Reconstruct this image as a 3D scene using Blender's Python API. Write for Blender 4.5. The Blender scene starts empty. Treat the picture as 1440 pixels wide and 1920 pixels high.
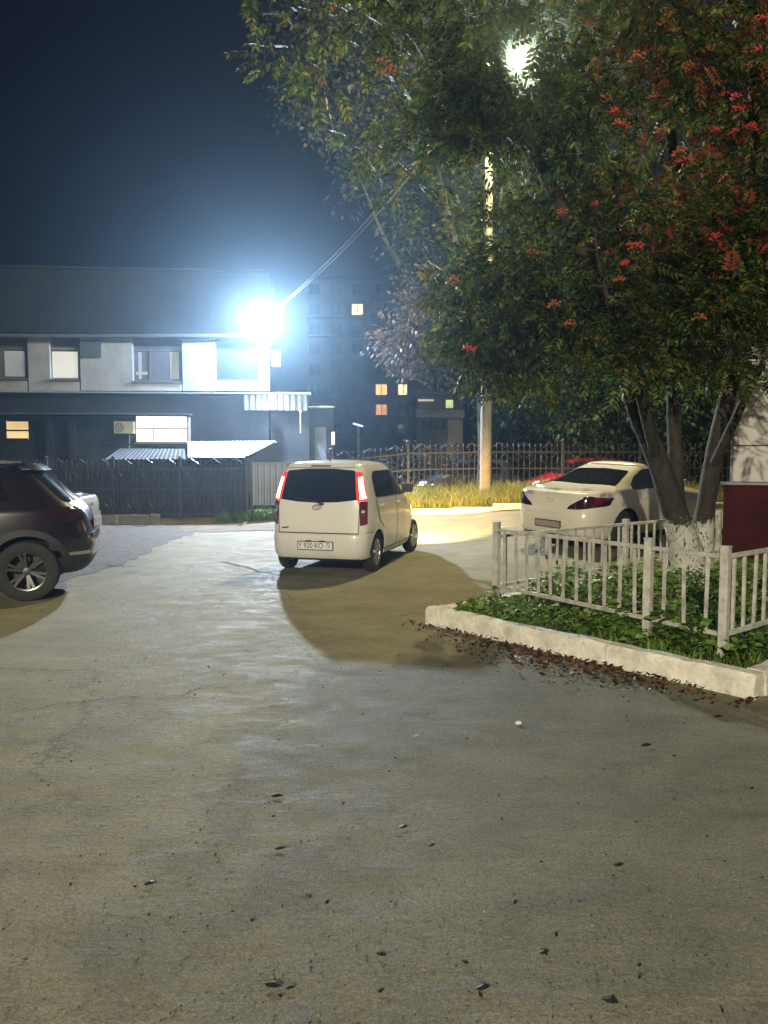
import bpy, bmesh, math, random
import numpy as np
from mathutils import Vector, Matrix
from mathutils.bvhtree import BVHTree

random.seed(7)
RNG = np.random.default_rng(11)
sc = bpy.context.scene
COL = sc.collection
R = math.radians

# ------------------------------------------------------------------ camera, sky, exposure
F = 1387.0            # focal length in photo pixels (photo is 1440 x 1920)
CH = 1.6
PITCH = math.atan(95.0 / F)
cam_d = bpy.data.cameras.new('camera')
cam_d.sensor_fit = 'VERTICAL'
cam_d.sensor_height = 36.0
cam_d.sensor_width = 27.0
cam_d.lens = 36.0 * F / 1920.0
cam_d.clip_start = 0.05
cam_d.clip_end = 900
cam = bpy.data.objects.new('camera', cam_d)
COL.objects.link(cam)
cam.location = (0, 0, CH)
cam.rotation_euler = (R(90) - PITCH, 0, 0)
sc.camera = cam

world = bpy.data.worlds.new('World')
sc.world = world
world.use_nodes = True
wn = world.node_tree
bg = wn.nodes['Background']
sky = wn.nodes.new('ShaderNodeTexSky')
sky.sky_type = 'NISHITA'
sky.sun_disc = False
sky.sun_elevation = R(-4.0)
sky.sun_rotation = R(200)
sky.air_density = 1.0
sky.dust_density = 1.5
sky.ozone_density = 8.0
wn.links.new(sky.outputs[0], bg.inputs[0])
bg.inputs[1].default_value = 0.8

sc.view_settings.view_transform = 'Standard'
sc.view_settings.look = 'None'
sc.view_settings.gamma = 1.0
sc.view_settings.use_curve_mapping = False
sc.view_settings.exposure = 0.0
sc.cycles.use_denoising = True
sc.cycles.max_bounces = 5
sc.cycles.diffuse_bounces = 2
sc.cycles.glossy_bounces = 2
sc.cycles.transmission_bounces = 3
sc.cycles.volume_bounces = 0
sc.cycles.transparent_max_bounces = 6
sc.cycles.sample_clamp_indirect = 4.0
sc.cycles.caustics_reflective = False
sc.cycles.caustics_refractive = False

FLOOD_W = 16500.0
FLOOD_SPILL = 2700.0
POLE_W = 7000.0
REAR_W = 21000.0
HEAD_W = 4300.0
HAZE_D = 0.0019

# ------------------------------------------------------------------ projection helpers
cp, sp = math.cos(PITCH), math.sin(PITCH)
def ray(u, v):
    x = (u - 720) / F
    yc = -(v - 960) / F
    return Vector((x, cp + yc * sp, yc * cp - sp))
def at(u, v, Y):
    d = ray(u, v)
    return Vector((d.x * Y / d.y, Y, CH + d.z * Y / d.y))
def smooth01(t):
    t = min(1.0, max(0.0, t))
    return t * t * (3 - 2 * t)
def terrain(x, y):
    s = smooth01((x + 4.5) / 5.5)
    t = max(0.0, y - 12.6 + 2.2 * smooth01((x - 1.5) / 2.0))
    if t < 2.0:
        r = t * t / 4.0 * 0.0623
    else:
        r = (t - 1.0) * 0.0623
    r = min(r, 0.0623 * 9.5)
    r -= smooth01((y - 22.8) / 2.0) * 0.5
    return r * s
def gnd(u, v, dz=0.0):
    d = ray(u, v)
    Y = 3.0
    for _ in range(60):
        x = d.x * Y / d.y
        z = terrain(x, Y) + dz
        Y = Y * 0.5 + 0.5 * (z - CH) * d.y / d.z
    x = d.x * Y / d.y
    return Vector((x, Y, terrain(x, Y) + dz))

# ------------------------------------------------------------------ materials
def new_mat(name):
    m = bpy.data.materials.new(name)
    m.use_nodes = True
    return m, m.node_tree, m.node_tree.nodes['Principled BSDF']
def plain(name, col, rough=0.6, metal=0.0, coat=0.0, var=0.0, vscale=6.0, bump=0.0, bscale=40.0, spec=None):
    m, nt, b = new_mat(name)
    b.inputs['Base Color'].default_value = (*col, 1)
    b.inputs['Roughness'].default_value = rough
    b.inputs['Metallic'].default_value = metal
    b.inputs['Coat Weight'].default_value = coat
    b.inputs['Coat Roughness'].default_value = 0.06
    if spec is not None:
        b.inputs['Specular IOR Level'].default_value = spec
    if var or bump:
        tc = nt.nodes.new('ShaderNodeTexCoord')
    if var:
        n = nt.nodes.new('ShaderNodeTexNoise')
        n.inputs['Scale'].default_value = vscale
        n.inputs['Detail'].default_value = 6
        n.inputs['Roughness'].default_value = 0.65
        nt.links.new(tc.outputs['Object'], n.inputs['Vector'])
        r = nt.nodes.new('ShaderNodeValToRGB')
        r.color_ramp.elements[0].position = 0.3
        r.color_ramp.elements[1].position = 0.72
        r.color_ramp.elements[0].color = (*[c * (1 - var) for c in col], 1)
        r.color_ramp.elements[1].color = (*[min(1, c * (1 + var * 0.6)) for c in col], 1)
        nt.links.new(n.outputs['Fac'], r.inputs['Fac'])
        nt.links.new(r.outputs['Color'], b.inputs['Base Color'])
    if bump:
        n2 = nt.nodes.new('ShaderNodeTexNoise')
        n2.inputs['Scale'].default_value = bscale
        n2.inputs['Detail'].default_value = 5
        nt.links.new(tc.outputs['Object'], n2.inputs['Vector'])
        bp = nt.nodes.new('ShaderNodeBump')
        bp.inputs['Strength'].default_value = bump
        bp.inputs['Distance'].default_value = 0.02
        nt.links.new(n2.outputs['Fac'], bp.inputs['Height'])
        nt.links.new(bp.outputs['Normal'], b.inputs['Normal'])
    return m
def emit(name, col, strength, base=(0.5, 0.5, 0.5), sample=False, rough=0.4, noise=0.0, nscale=3.0):
    m, nt, b = new_mat(name)
    b.inputs['Base Color'].default_value = (*base, 1)
    b.inputs['Roughness'].default_value = rough
    b.inputs['Emission Color'].default_value = (*col, 1)
    b.inputs['Emission Strength'].default_value = strength
    if noise:
        tc = nt.nodes.new('ShaderNodeTexCoord')
        n = nt.nodes.new('ShaderNodeTexNoise')
        n.inputs['Scale'].default_value = nscale
        n.inputs['Detail'].default_value = 3
        nt.links.new(tc.outputs['Object'], n.inputs['Vector'])
        mr = nt.nodes.new('ShaderNodeMapRange')
        mr.inputs['From Min'].default_value = 0.3
        mr.inputs['From Max'].default_value = 0.7
        mr.inputs['To Min'].default_value = strength * (1 - noise)
        mr.inputs['To Max'].default_value = strength * (1 + noise)
        nt.links.new(n.outputs['Fac'], mr.inputs['Value'])
        nt.links.new(mr.outputs['Result'], b.inputs['Emission Strength'])
    if not sample:
        m.cycles.emission_sampling = 'NONE'
    return m
def leafmat(name, stops, trans=0.35, rough=0.5):
    m, nt, b = new_mat(name)
    g = nt.nodes.new('ShaderNodeNewGeometry')
    r = nt.nodes.new('ShaderNodeValToRGB')
    cr = r.color_ramp
    while len(cr.elements) < len(stops):
        cr.elements.new(0.5)
    for e, (p, c) in zip(cr.elements, stops):
        e.position = p
        e.color = (*c, 1)
    nt.links.new(g.outputs['Random Per Island'], r.inputs['Fac'])
    nt.links.new(r.outputs['Color'], b.inputs['Base Color'])
    b.inputs['Roughness'].default_value = rough
    b.inputs['Specular IOR Level'].default_value = 0.16
    t = nt.nodes.new('ShaderNodeBsdfTranslucent')
    nt.links.new(r.outputs['Color'], t.inputs['Color'])
    mx = nt.nodes.new('ShaderNodeMixShader')
    mx.inputs[0].default_value = trans
    nt.links.new(b.outputs[0], mx.inputs[1])
    nt.links.new(t.outputs[0], mx.inputs[2])
    nt.links.new(mx.outputs[0], nt.nodes['Material Output'].inputs['Surface'])
    return m

def asphalt_mat():
    m, nt, b = new_mat('asphalt')
    L = nt.links.new
    tc = nt.nodes.new('ShaderNodeTexCoord')
    def noise(scale, det=6, rough=0.6, dist=0.0, sx=1, sy=1):
        mp = nt.nodes.new('ShaderNodeMapping')
        mp.inputs['Scale'].default_value = (sx, sy, 1)
        L(tc.outputs['Object'], mp.inputs['Vector'])
        n = nt.nodes.new('ShaderNodeTexNoise')
        n.inputs['Scale'].default_value = scale
        n.inputs['Detail'].default_value = det
        n.inputs['Roughness'].default_value = rough
        n.inputs['Distortion'].default_value = dist
        L(mp.outputs[0], n.inputs['Vector'])
        return n.outputs['Fac']
    def ramp(src, a, ca, b_, cb):
        r = nt.nodes.new('ShaderNodeValToRGB')
        r.color_ramp.elements[0].position = a
        r.color_ramp.elements[1].position = b_
        r.color_ramp.elements[0].color = (*ca, 1)
        r.color_ramp.elements[1].color = (*cb, 1)
        L(src, r.inputs['Fac'])
        return r.outputs['Color']
    def mul(a, c, f=1.0):
        mx = nt.nodes.new('ShaderNodeMix')
        mx.data_type = 'RGBA'
        mx.blend_type = 'MULTIPLY'
        mx.inputs[0].default_value = f
        L(a, mx.inputs[6]); L(c, mx.inputs[7])
        return mx.outputs[2]
    big = noise(0.45, 5, 0.6, 0.6)
    mid = noise(2.3, 7, 0.65, 0.3, 0.7, 1.3)
    fine = noise(55, 4, 0.7)
    grit = noise(190, 2, 0.6)
    c = ramp(big, 0.32, (0.235, 0.216, 0.142), 0.7, (0.345, 0.32, 0.222))
    c = mul(c, ramp(mid, 0.25, (0.66, 0.66, 0.63), 0.7, (1.1, 1.1, 1.1)))
    c = mul(c, ramp(fine, 0.3, (0.72, 0.72, 0.72), 0.7, (1.15, 1.15, 1.13)))
    c = mul(c, ramp(grit, 0.36, (0.6, 0.6, 0.6), 0.46, (1.0, 1.0, 1.0)), 0.7)
    L(c, b.inputs['Base Color'])
    vor = nt.nodes.new('ShaderNodeTexVoronoi')     # aggregate: single stones in the binder
    vor.inputs['Scale'].default_value = 120
    L(tc.outputs['Object'], vor.inputs['Vector'])
    c = mul(c, ramp(vor.outputs['Distance'], 0.15, (1.2, 1.19, 1.15), 0.75, (0.56, 0.56, 0.56)), 0.65)
    stain = noise(0.9, 4, 0.7, 1.5)
    c = mul(c, ramp(stain, 0.58, (1, 1, 1), 0.74, (0.62, 0.62, 0.60)), 0.9)
    streak = noise(3.8, 8, 0.78, 1.0, 0.6, 1.5)
    c = mul(c, ramp(streak, 0.36, (0.68, 0.68, 0.66), 0.56, (1.08, 1.08, 1.06)), 0.7)
    vc = nt.nodes.new('ShaderNodeTexVoronoi')      # hairline cracks
    vc.feature = 'DISTANCE_TO_EDGE'
    vc.inputs['Scale'].default_value = 0.42
    nd = nt.nodes.new('ShaderNodeTexNoise'); nd.inputs['Scale'].default_value = 2.2; nd.inputs['Detail'].default_value = 8; nd.inputs['Roughness'].default_value = 0.7
    L(tc.outputs['Object'], nd.inputs['Vector'])
    vm = nt.nodes.new('ShaderNodeVectorMath'); vm.operation = 'MULTIPLY_ADD'
    L(nd.outputs['Color'], vm.inputs[0]); vm.inputs[1].default_value = (0.9, 0.9, 0.0); L(tc.outputs['Object'], vm.inputs[2])
    L(vm.outputs[0], vc.inputs['Vector'])
    crk = ramp(vc.outputs['Distance'], 0.0, (0.25, 0.25, 0.25), 0.006, (1, 1, 1))
    gate = ramp(noise(0.6, 3, 0.5), 0.46, (0, 0, 0), 0.56, (1, 1, 1))
    mg = nt.nodes.new('ShaderNodeMix'); mg.data_type = 'RGBA'
    L(gate, mg.inputs[0]); mg.inputs[6].default_value = (1, 1, 1, 1); L(crk, mg.inputs[7])
    c = mul(c, mg.outputs[2], 0.9)
    L(c, b.inputs['Base Color'])
    rr = nt.nodes.new('ShaderNodeMapRange')
    rr.inputs['From Min'].default_value = 0.35
    rr.inputs['From Max'].default_value = 0.65
    rr.inputs['To Min'].default_value = 0.60
    rr.inputs['To Max'].default_value = 0.9
    L(streak, rr.inputs['Value'])
    L(rr.outputs[0], b.inputs['Roughness'])
    b.inputs['Specular IOR Level'].default_value = 0.4
    def bump(h, s, d, prev=None):
        bp = nt.nodes.new('ShaderNodeBump')
        bp.inputs['Strength'].default_value = s
        bp.inputs['Distance'].default_value = d
        L(h, bp.inputs['Height'])
        if prev is not None:
            L(prev, bp.inputs['Normal'])
        return bp.outputs['Normal']
    n1 = bump(noise(19, 6, 0.7, 1.0, 0.5, 1.7), 0.9, 0.018)
    n2 = bump(noise(60, 5, 0.7, 0.5, 0.6, 1.5), 0.95, 0.009, n1)
    n3 = bump(vor.outputs['Distance'], 0.6, 0.003, n2)
    n4 = bump(grit, 0.6, 0.003, n3)
    L(n4, b.inputs['Normal'])
    return m

def paint_mat(name, col, rough=0.28, metal=0.0, dull_brown=0.25):
    m, nt, b = new_mat(name)
    L = nt.links.new
    b.inputs['Metallic'].default_value = metal
    b.inputs['Coat Weight'].default_value = 0.7
    b.inputs['Coat Roughness'].default_value = 0.08
    tc = nt.nodes.new('ShaderNodeTexCoord')
    n = nt.nodes.new('ShaderNodeTexNoise')
    n.inputs['Scale'].default_value = 3.5
    n.inputs['Detail'].default_value = 6
    L(tc.outputs['Object'], n.inputs['Vector'])
    sep = nt.nodes.new('ShaderNodeSeparateXYZ')
    L(tc.outputs['Object'], sep.inputs[0])
    mr = nt.nodes.new('ShaderNodeMapRange')   # road dust thrown up on the sills
    mr.inputs['From Min'].default_value = 0.75
    mr.inputs['From Max'].default_value = 0.2
    mr.inputs['To Min'].default_value = 0.0
    mr.inputs['To Max'].default_value = 1.0
    L(sep.outputs['Z'], mr.inputs['Value'])
    mm = nt.nodes.new('ShaderNodeMath'); mm.operation = 'MULTIPLY'
    L(mr.outputs[0], mm.inputs[0]); L(n.outputs['Fac'], mm.inputs[1])
    m2 = nt.nodes.new('ShaderNodeMath'); m2.operation = 'MULTIPLY'
    L(mm.outputs[0], m2.inputs[0]); m2.inputs[1].default_value = dull_brown * 2
    mx = nt.nodes.new('ShaderNodeMix'); mx.data_type = 'RGBA'
    L(m2.outputs[0], mx.inputs[0])
    mx.inputs[6].default_value = (*col, 1)
    mx.inputs[7].default_value = (0.16, 0.14, 0.11, 1)
    L(mx.outputs[2], b.inputs['Base Color'])
    r2 = nt.nodes.new('ShaderNodeMapRange')
    r2.inputs['To Min'].default_value = rough
    r2.inputs['To Max'].default_value = 0.75
    L(m2.outputs[0], r2.inputs['Value'])
    L(r2.outputs[0], b.inputs['Roughness'])
    return m

def bark_mat(name, dark, light, white_to=None):
    m, nt, b = new_mat(name)
    L = nt.links.new
    tc = nt.nodes.new('ShaderNodeTexCoord')
    mp = nt.nodes.new('ShaderNodeMapping')
    mp.inputs['Scale'].default_value = (1, 1, 0.45)
    L(tc.outputs['Object'], mp.inputs[0])
    n = nt.nodes.new('ShaderNodeTexNoise')
    n.inputs['Scale'].default_value = 14
    n.inputs['Detail'].default_value = 8
    n.inputs['Roughness'].default_value = 0.7
    L(mp.outputs[0], n.inputs['Vector'])
    r = nt.nodes.new('ShaderNodeValToRGB')
    r.color_ramp.elements[0].position = 0.32
    r.color_ramp.elements[1].position = 0.7
    r.color_ramp.elements[0].color = (*dark, 1)
    r.color_ramp.elements[1].color = (*light, 1)
    L(n.outputs['Fac'], r.inputs['Fac'])
    col = r.outputs['Color']
    if white_to:
        sep = nt.nodes.new('ShaderNodeSeparateXYZ')
        L(tc.outputs['Object'], sep.inputs[0])
        n2 = nt.nodes.new('ShaderNodeTexNoise')
        n2.inputs['Scale'].default_value = 9
        n2.inputs['Detail'].default_value = 8
        n2.inputs['Roughness'].default_value = 0.75
        L(tc.outputs['Object'], n2.inputs['Vector'])
        ma = nt.nodes.new('ShaderNodeMath'); ma.operation = 'MULTIPLY_ADD'
        L(n2.outputs['Fac'], ma.inputs[0]); ma.inputs[1].default_value = -0.75
        L(sep.outputs['Z'], ma.inputs[2])
        mr = nt.nodes.new('ShaderNodeMapRange')
        mr.inputs['From Min'].default_value = white_to - 0.40
        mr.inputs['From Max'].default_value = white_to - 0.32
        mr.inputs['To Min'].default_value = 1
        mr.inputs['To Max'].default_value = 0
        L(ma.outputs[0], mr.inputs['Value'])
        n3 = nt.nodes.new('ShaderNodeTexNoise')   # flaked whitewash
        n3.inputs['Scale'].default_value = 42
        n3.inputs['Detail'].default_value = 6
        L(mp.outputs[0], n3.inputs['Vector'])
        r3 = nt.nodes.new('ShaderNodeMapRange')
        r3.inputs['From Min'].default_value = 0.36
        r3.inputs['From Max'].default_value = 0.46
        L(n3.outputs['Fac'], r3.inputs['Value'])
        mm = nt.nodes.new('ShaderNodeMath'); mm.operation = 'MULTIPLY'
        L(mr.outputs[0], mm.inputs[0]); L(r3.outputs[0], mm.inputs[1])
        mx = nt.nodes.new('ShaderNodeMix'); mx.data_type = 'RGBA'
        L(mm.outputs[0], mx.inputs[0]); L(col, mx.inputs[6])
        mx.inputs[7].default_value = (0.50, 0.48, 0.42, 1)
        col = mx.outputs[2]
    L(col, b.inputs['Base Color'])
    b.inputs['Roughness'].default_value = 0.85
    bp = nt.nodes.new('ShaderNodeBump')
    bp.inputs['Strength'].default_value = 0.8
    bp.inputs['Distance'].default_value = 0.03
    L(n.outputs['Fac'], bp.inputs['Height'])
    L(bp.outputs['Normal'], b.inputs['Normal'])
    return m

M = {}
M['asphalt'] = asphalt_mat()
M['dull_brown'] = plain('dull_brown', (0.075, 0.062, 0.05), 0.85, var=0.55, vscale=4, bump=0.9, bscale=9)
M['earth'] = plain('earth', (0.15, 0.115, 0.075), 0.9, var=0.5, vscale=3, bump=0.8, bscale=12)
M['soil'] = plain('soil', (0.05, 0.042, 0.03), 0.95, var=0.5, vscale=9, bump=0.9, bscale=14)
M['crack'] = plain('crack', (0.02, 0.019, 0.017), 0.9)
M['lime'] = plain('whitewash', (0.74, 0.70, 0.60), 0.85, var=0.38, vscale=7, bump=0.6, bscale=22)
M['fence_white'] = plain('fence_paint', (0.50, 0.48, 0.43), 0.55, var=0.5, vscale=9, bump=0.15, bscale=60)
M['iron'] = plain('black_iron', (0.045, 0.048, 0.056), 0.4, metal=0.3, var=0.4)
M['sheet_dark'] = plain('dark_sheet', (0.010, 0.011, 0.015), 0.55, var=0.6, vscale=1.5, bump=0.3, bscale=4)
M['rust_iron'] = plain('brown_iron', (0.045, 0.036, 0.033), 0.6, var=0.4)
M['concrete'] = plain('concrete', (0.27, 0.255, 0.225), 0.85, var=0.3, vscale=5, bump=0.3, bscale=40)
M['zinc'] = plain('zinc_sheet', (0.26, 0.28, 0.31), 0.45, metal=0.3, var=0.2, vscale=2)
M['band'] = plain('light_plaster', (0.56, 0.57, 0.60), 0.85, var=0.22, vscale=1.6, bump=0.15, bscale=30)
M['lowwall'] = plain('dark_plaster', (0.034, 0.038, 0.05), 0.85, var=0.35, vscale=1.4, bump=0.15, bscale=30)
M['roofd'] = plain('dark_roof', (0.045, 0.052, 0.068), 0.55, var=0.2, vscale=1.0)
M['trim'] = plain('pale_trim', (0.6, 0.6, 0.6), 0.6, var=0.1)
M['frame'] = plain('window_frame', (0.5, 0.5, 0.52), 0.5)
M['frame_grey'] = plain('grey_window_frame', (0.22, 0.22, 0.25), 0.5)
M['glass'] = plain('dark_glass', (0.05, 0.055, 0.07), 0.08, spec=0.6)
M['glass_grey'] = plain('grey_curtained_glass', (0.20, 0.20, 0.23), 0.25, var=0.3, vscale=1.4)
M['panel_blue'] = plain('boarded_panel', (0.14, 0.16, 0.2), 0.7, var=0.15)
M['lit_white'] = emit('lit_white', (1.0, 0.97, 0.86), 2.3)
M['lit_blind'] = emit('lit_blind', (0.95, 0.95, 0.84), 0.62, noise=0.15, nscale=1.5)
M['lit_blind2'] = emit('lit_blind_dim', (0.75, 0.78, 0.9), 0.22, noise=0.3, nscale=1.2)
M['lit_yellow'] = emit('lit_yellow', (1.0, 0.68, 0.27), 0.9, noise=0.25, nscale=1.5)
M['lit_amber'] = emit('lit_amber', (1.0, 0.55, 0.18), 1.5, noise=0.6, nscale=1.8)
M['lit_cream'] = emit('lit_cream', (1.0, 0.74, 0.36), 1.8, noise=0.5, nscale=1.8)
M['lit_orange'] = emit('lit_orange', (1.0, 0.48, 0.22), 0.85, noise=0.5, nscale=1.8)
M['flood'] = emit('flood_lens', (0.90, 0.95, 1.0), 60.0)
M['lamp'] = emit('street_lamp_lens', (1.0, 0.88, 0.50), 16.0)
M['lamp_small'] = emit('bulkhead_lens', (0.92, 0.97, 1.0), 12.0)
M['flats'] = plain('panel_flats', (0.21, 0.21, 0.22), 0.9, var=0.18, vscale=0.3)
M['flats_dark'] = plain('balcony_panel', (0.11, 0.12, 0.15), 0.8, var=0.2, vscale=0.5)
M['lowblock'] = plain('pale_panel', (0.33, 0.33, 0.32), 0.9, var=0.15)
M['kiosk'] = plain('kiosk_panel', (0.58, 0.54, 0.52), 0.5, var=0.12, vscale=2)
M['kiosk_red'] = plain('kiosk_red', (0.055, 0.008, 0.010), 0.7, var=0.6, vscale=2.5, spec=0.12)
M['rubber'] = plain('rubber', (0.018, 0.018, 0.017), 0.8, bump=0.3, bscale=60)
M['blk'] = plain('black_plastic', (0.02, 0.02, 0.022), 0.55)
M['chrome'] = plain('chrome', (0.7, 0.7, 0.7), 0.15, metal=1.0)
M['alloy_dark'] = plain('dark_alloy', (0.10, 0.10, 0.105), 0.3, metal=0.8)
M['badge'] = plain('bright_badge', (0.62, 0.62, 0.62), 0.25, metal=0.45)
M['alloy'] = plain('alloy', (0.40, 0.40, 0.41), 0.35, metal=0.8)
M['rim_dark'] = plain('rim_dark', (0.03, 0.03, 0.032), 0.4, metal=0.3)
M['hole'] = plain('underside', (0.008, 0.008, 0.008), 0.9)
M['carglass'] = plain('car_glass', (0.010, 0.010, 0.012), 0.06, spec=0.35)
M['carglass2'] = plain('car_glass_clearer', (0.04, 0.04, 0.045), 0.06, spec=0.5, var=0.5, vscale=3)
M['plate'] = plain('plate_white', (0.72, 0.72, 0.70), 0.4)
M['plate_dim'] = plain('plate_dim', (0.30, 0.26, 0.25), 0.4, var=0.3, vscale=14)
M['ink'] = plain('plate_ink', (0.012, 0.012, 0.012), 0.5)
M['red_lens'] = plain('red_lens', (0.13, 0.006, 0.016), 0.12, coat=0.8)
M['smoke_lens'] = plain('smoked_lens', (0.024, 0.007, 0.009), 0.1, coat=0.8)
M['lens_glow'] = emit('glowing_red_lens', (1.0, 0.045, 0.03), 1.0, base=(0.3, 0.01, 0.02), rough=0.15)
M['lens_hot'] = emit('tail_light_led', (1.0, 0.36, 0.24), 8.0, base=(0.4, 0.05, 0.04), sample=True)
M['head_hot'] = emit('headlamp_lens', (1.0, 0.72, 0.36), 14.0)
M['white_paint'] = paint_mat('white_paint', (0.74, 0.715, 0.65), 0.3)
M['pearl_paint'] = paint_mat('pearl_paint', (0.74, 0.69, 0.60), 0.28)
M['wine_paint'] = paint_mat('wine_paint', (0.012, 0.0065, 0.010), 0.3, metal=0.2)
M['silver_paint'] = paint_mat('silver_paint', (0.5, 0.5, 0.52), 0.3, metal=0.3)
M['red_paint'] = paint_mat('red_paint', (0.30, 0.015, 0.02), 0.3)
M['navy_paint'] = paint_mat('navy_paint', (0.025, 0.03, 0.04), 0.3)
M['bark'] = bark_mat('rowan_bark', (0.010, 0.008, 0.006), (0.052, 0.042, 0.03), white_to=0.70)
M['bark_dark'] = bark_mat('dark_bark', (0.011, 0.01, 0.008), (0.034, 0.03, 0.023))
M['rowan'] = leafmat('rowan_leaf', [(0.0, (0.022, 0.042, 0.014)), (0.4, (0.045, 0.075, 0.02)), (0.7, (0.095, 0.125, 0.028)), (0.88, (0.19, 0.19, 0.04)), (0.985, (0.20, 0.15, 0.03)), (1.0, (0.20, 0.05, 0.03))], 0.58)
M['rowan_red'] = leafmat('rowan_autumn_leaf', [(0.0, (0.09, 0.08, 0.02)), (0.4, (0.2, 0.07, 0.025)), (1.0, (0.28, 0.03, 0.04))], 0.4)
M['berry'] = plain('rowan_berry', (0.38, 0.035, 0.03), 0.4)
M['berry2'] = plain('orange_berry', (0.30, 0.085, 0.04), 0.45)
M['darkleaf'] = leafmat('poplar_leaf', [(0.0, (0.014, 0.020, 0.016)), (0.6, (0.026, 0.034, 0.024)), (0.9, (0.05, 0.048, 0.028)), (1.0, (0.09, 0.06, 0.04))], 0.3)
M['brownleaf'] = leafmat('withered_leaf', [(0.0, (0.035, 0.025, 0.018)), (0.6, (0.085, 0.056, 0.036)), (1.0, (0.13, 0.085, 0.055))], 0.3)
M['bgleaf'] = leafmat('maple_leaf', [(0.0, (0.022, 0.040, 0.018)), (0.6, (0.045, 0.072, 0.026)), (1.0, (0.09, 0.12, 0.035))], 0.35)
M['weed'] = leafmat('weed_leaf', [(0.0, (0.05, 0.10, 0.02)), (0.6, (0.11, 0.20, 0.035)), (1.0, (0.20, 0.28, 0.06))], 0.3)
M['grass'] = leafmat('grass_blade', [(0.0, (0.12, 0.14, 0.02)), (0.6, (0.26, 0.25, 0.04)), (1.0, (0.38, 0.33, 0.09))], 0.35)  # yellow blades, colour raised to carry the headlight glow on the verge
M['litter'] = leafmat('fallen_leaf', [(0.0, (0.02, 0.012, 0.009)), (0.55, (0.055, 0.024, 0.018)), (0.85, (0.12, 0.04, 0.02)), (1.0, (0.30, 0.13, 0.03))], 0.1)
M['deadleaf'] = leafmat('dead_leaf', [(0.0, (0.018, 0.014, 0.009)), (1.0, (0.03, 0.024, 0.012))], 0.05)
M['paper'] = plain('paper', (0.8, 0.8, 0.82), 0.7)
M['rubble'] = plain('rubble_block', (0.2, 0.2, 0.2), 0.9, var=0.3, bump=0.5, bscale=20)
M['wire'] = plain('wire', (0.25, 0.26, 0.3), 0.4)
M['acw'] = plain('white_casing', (0.55, 0.55, 0.53), 0.5, var=0.1)

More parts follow.
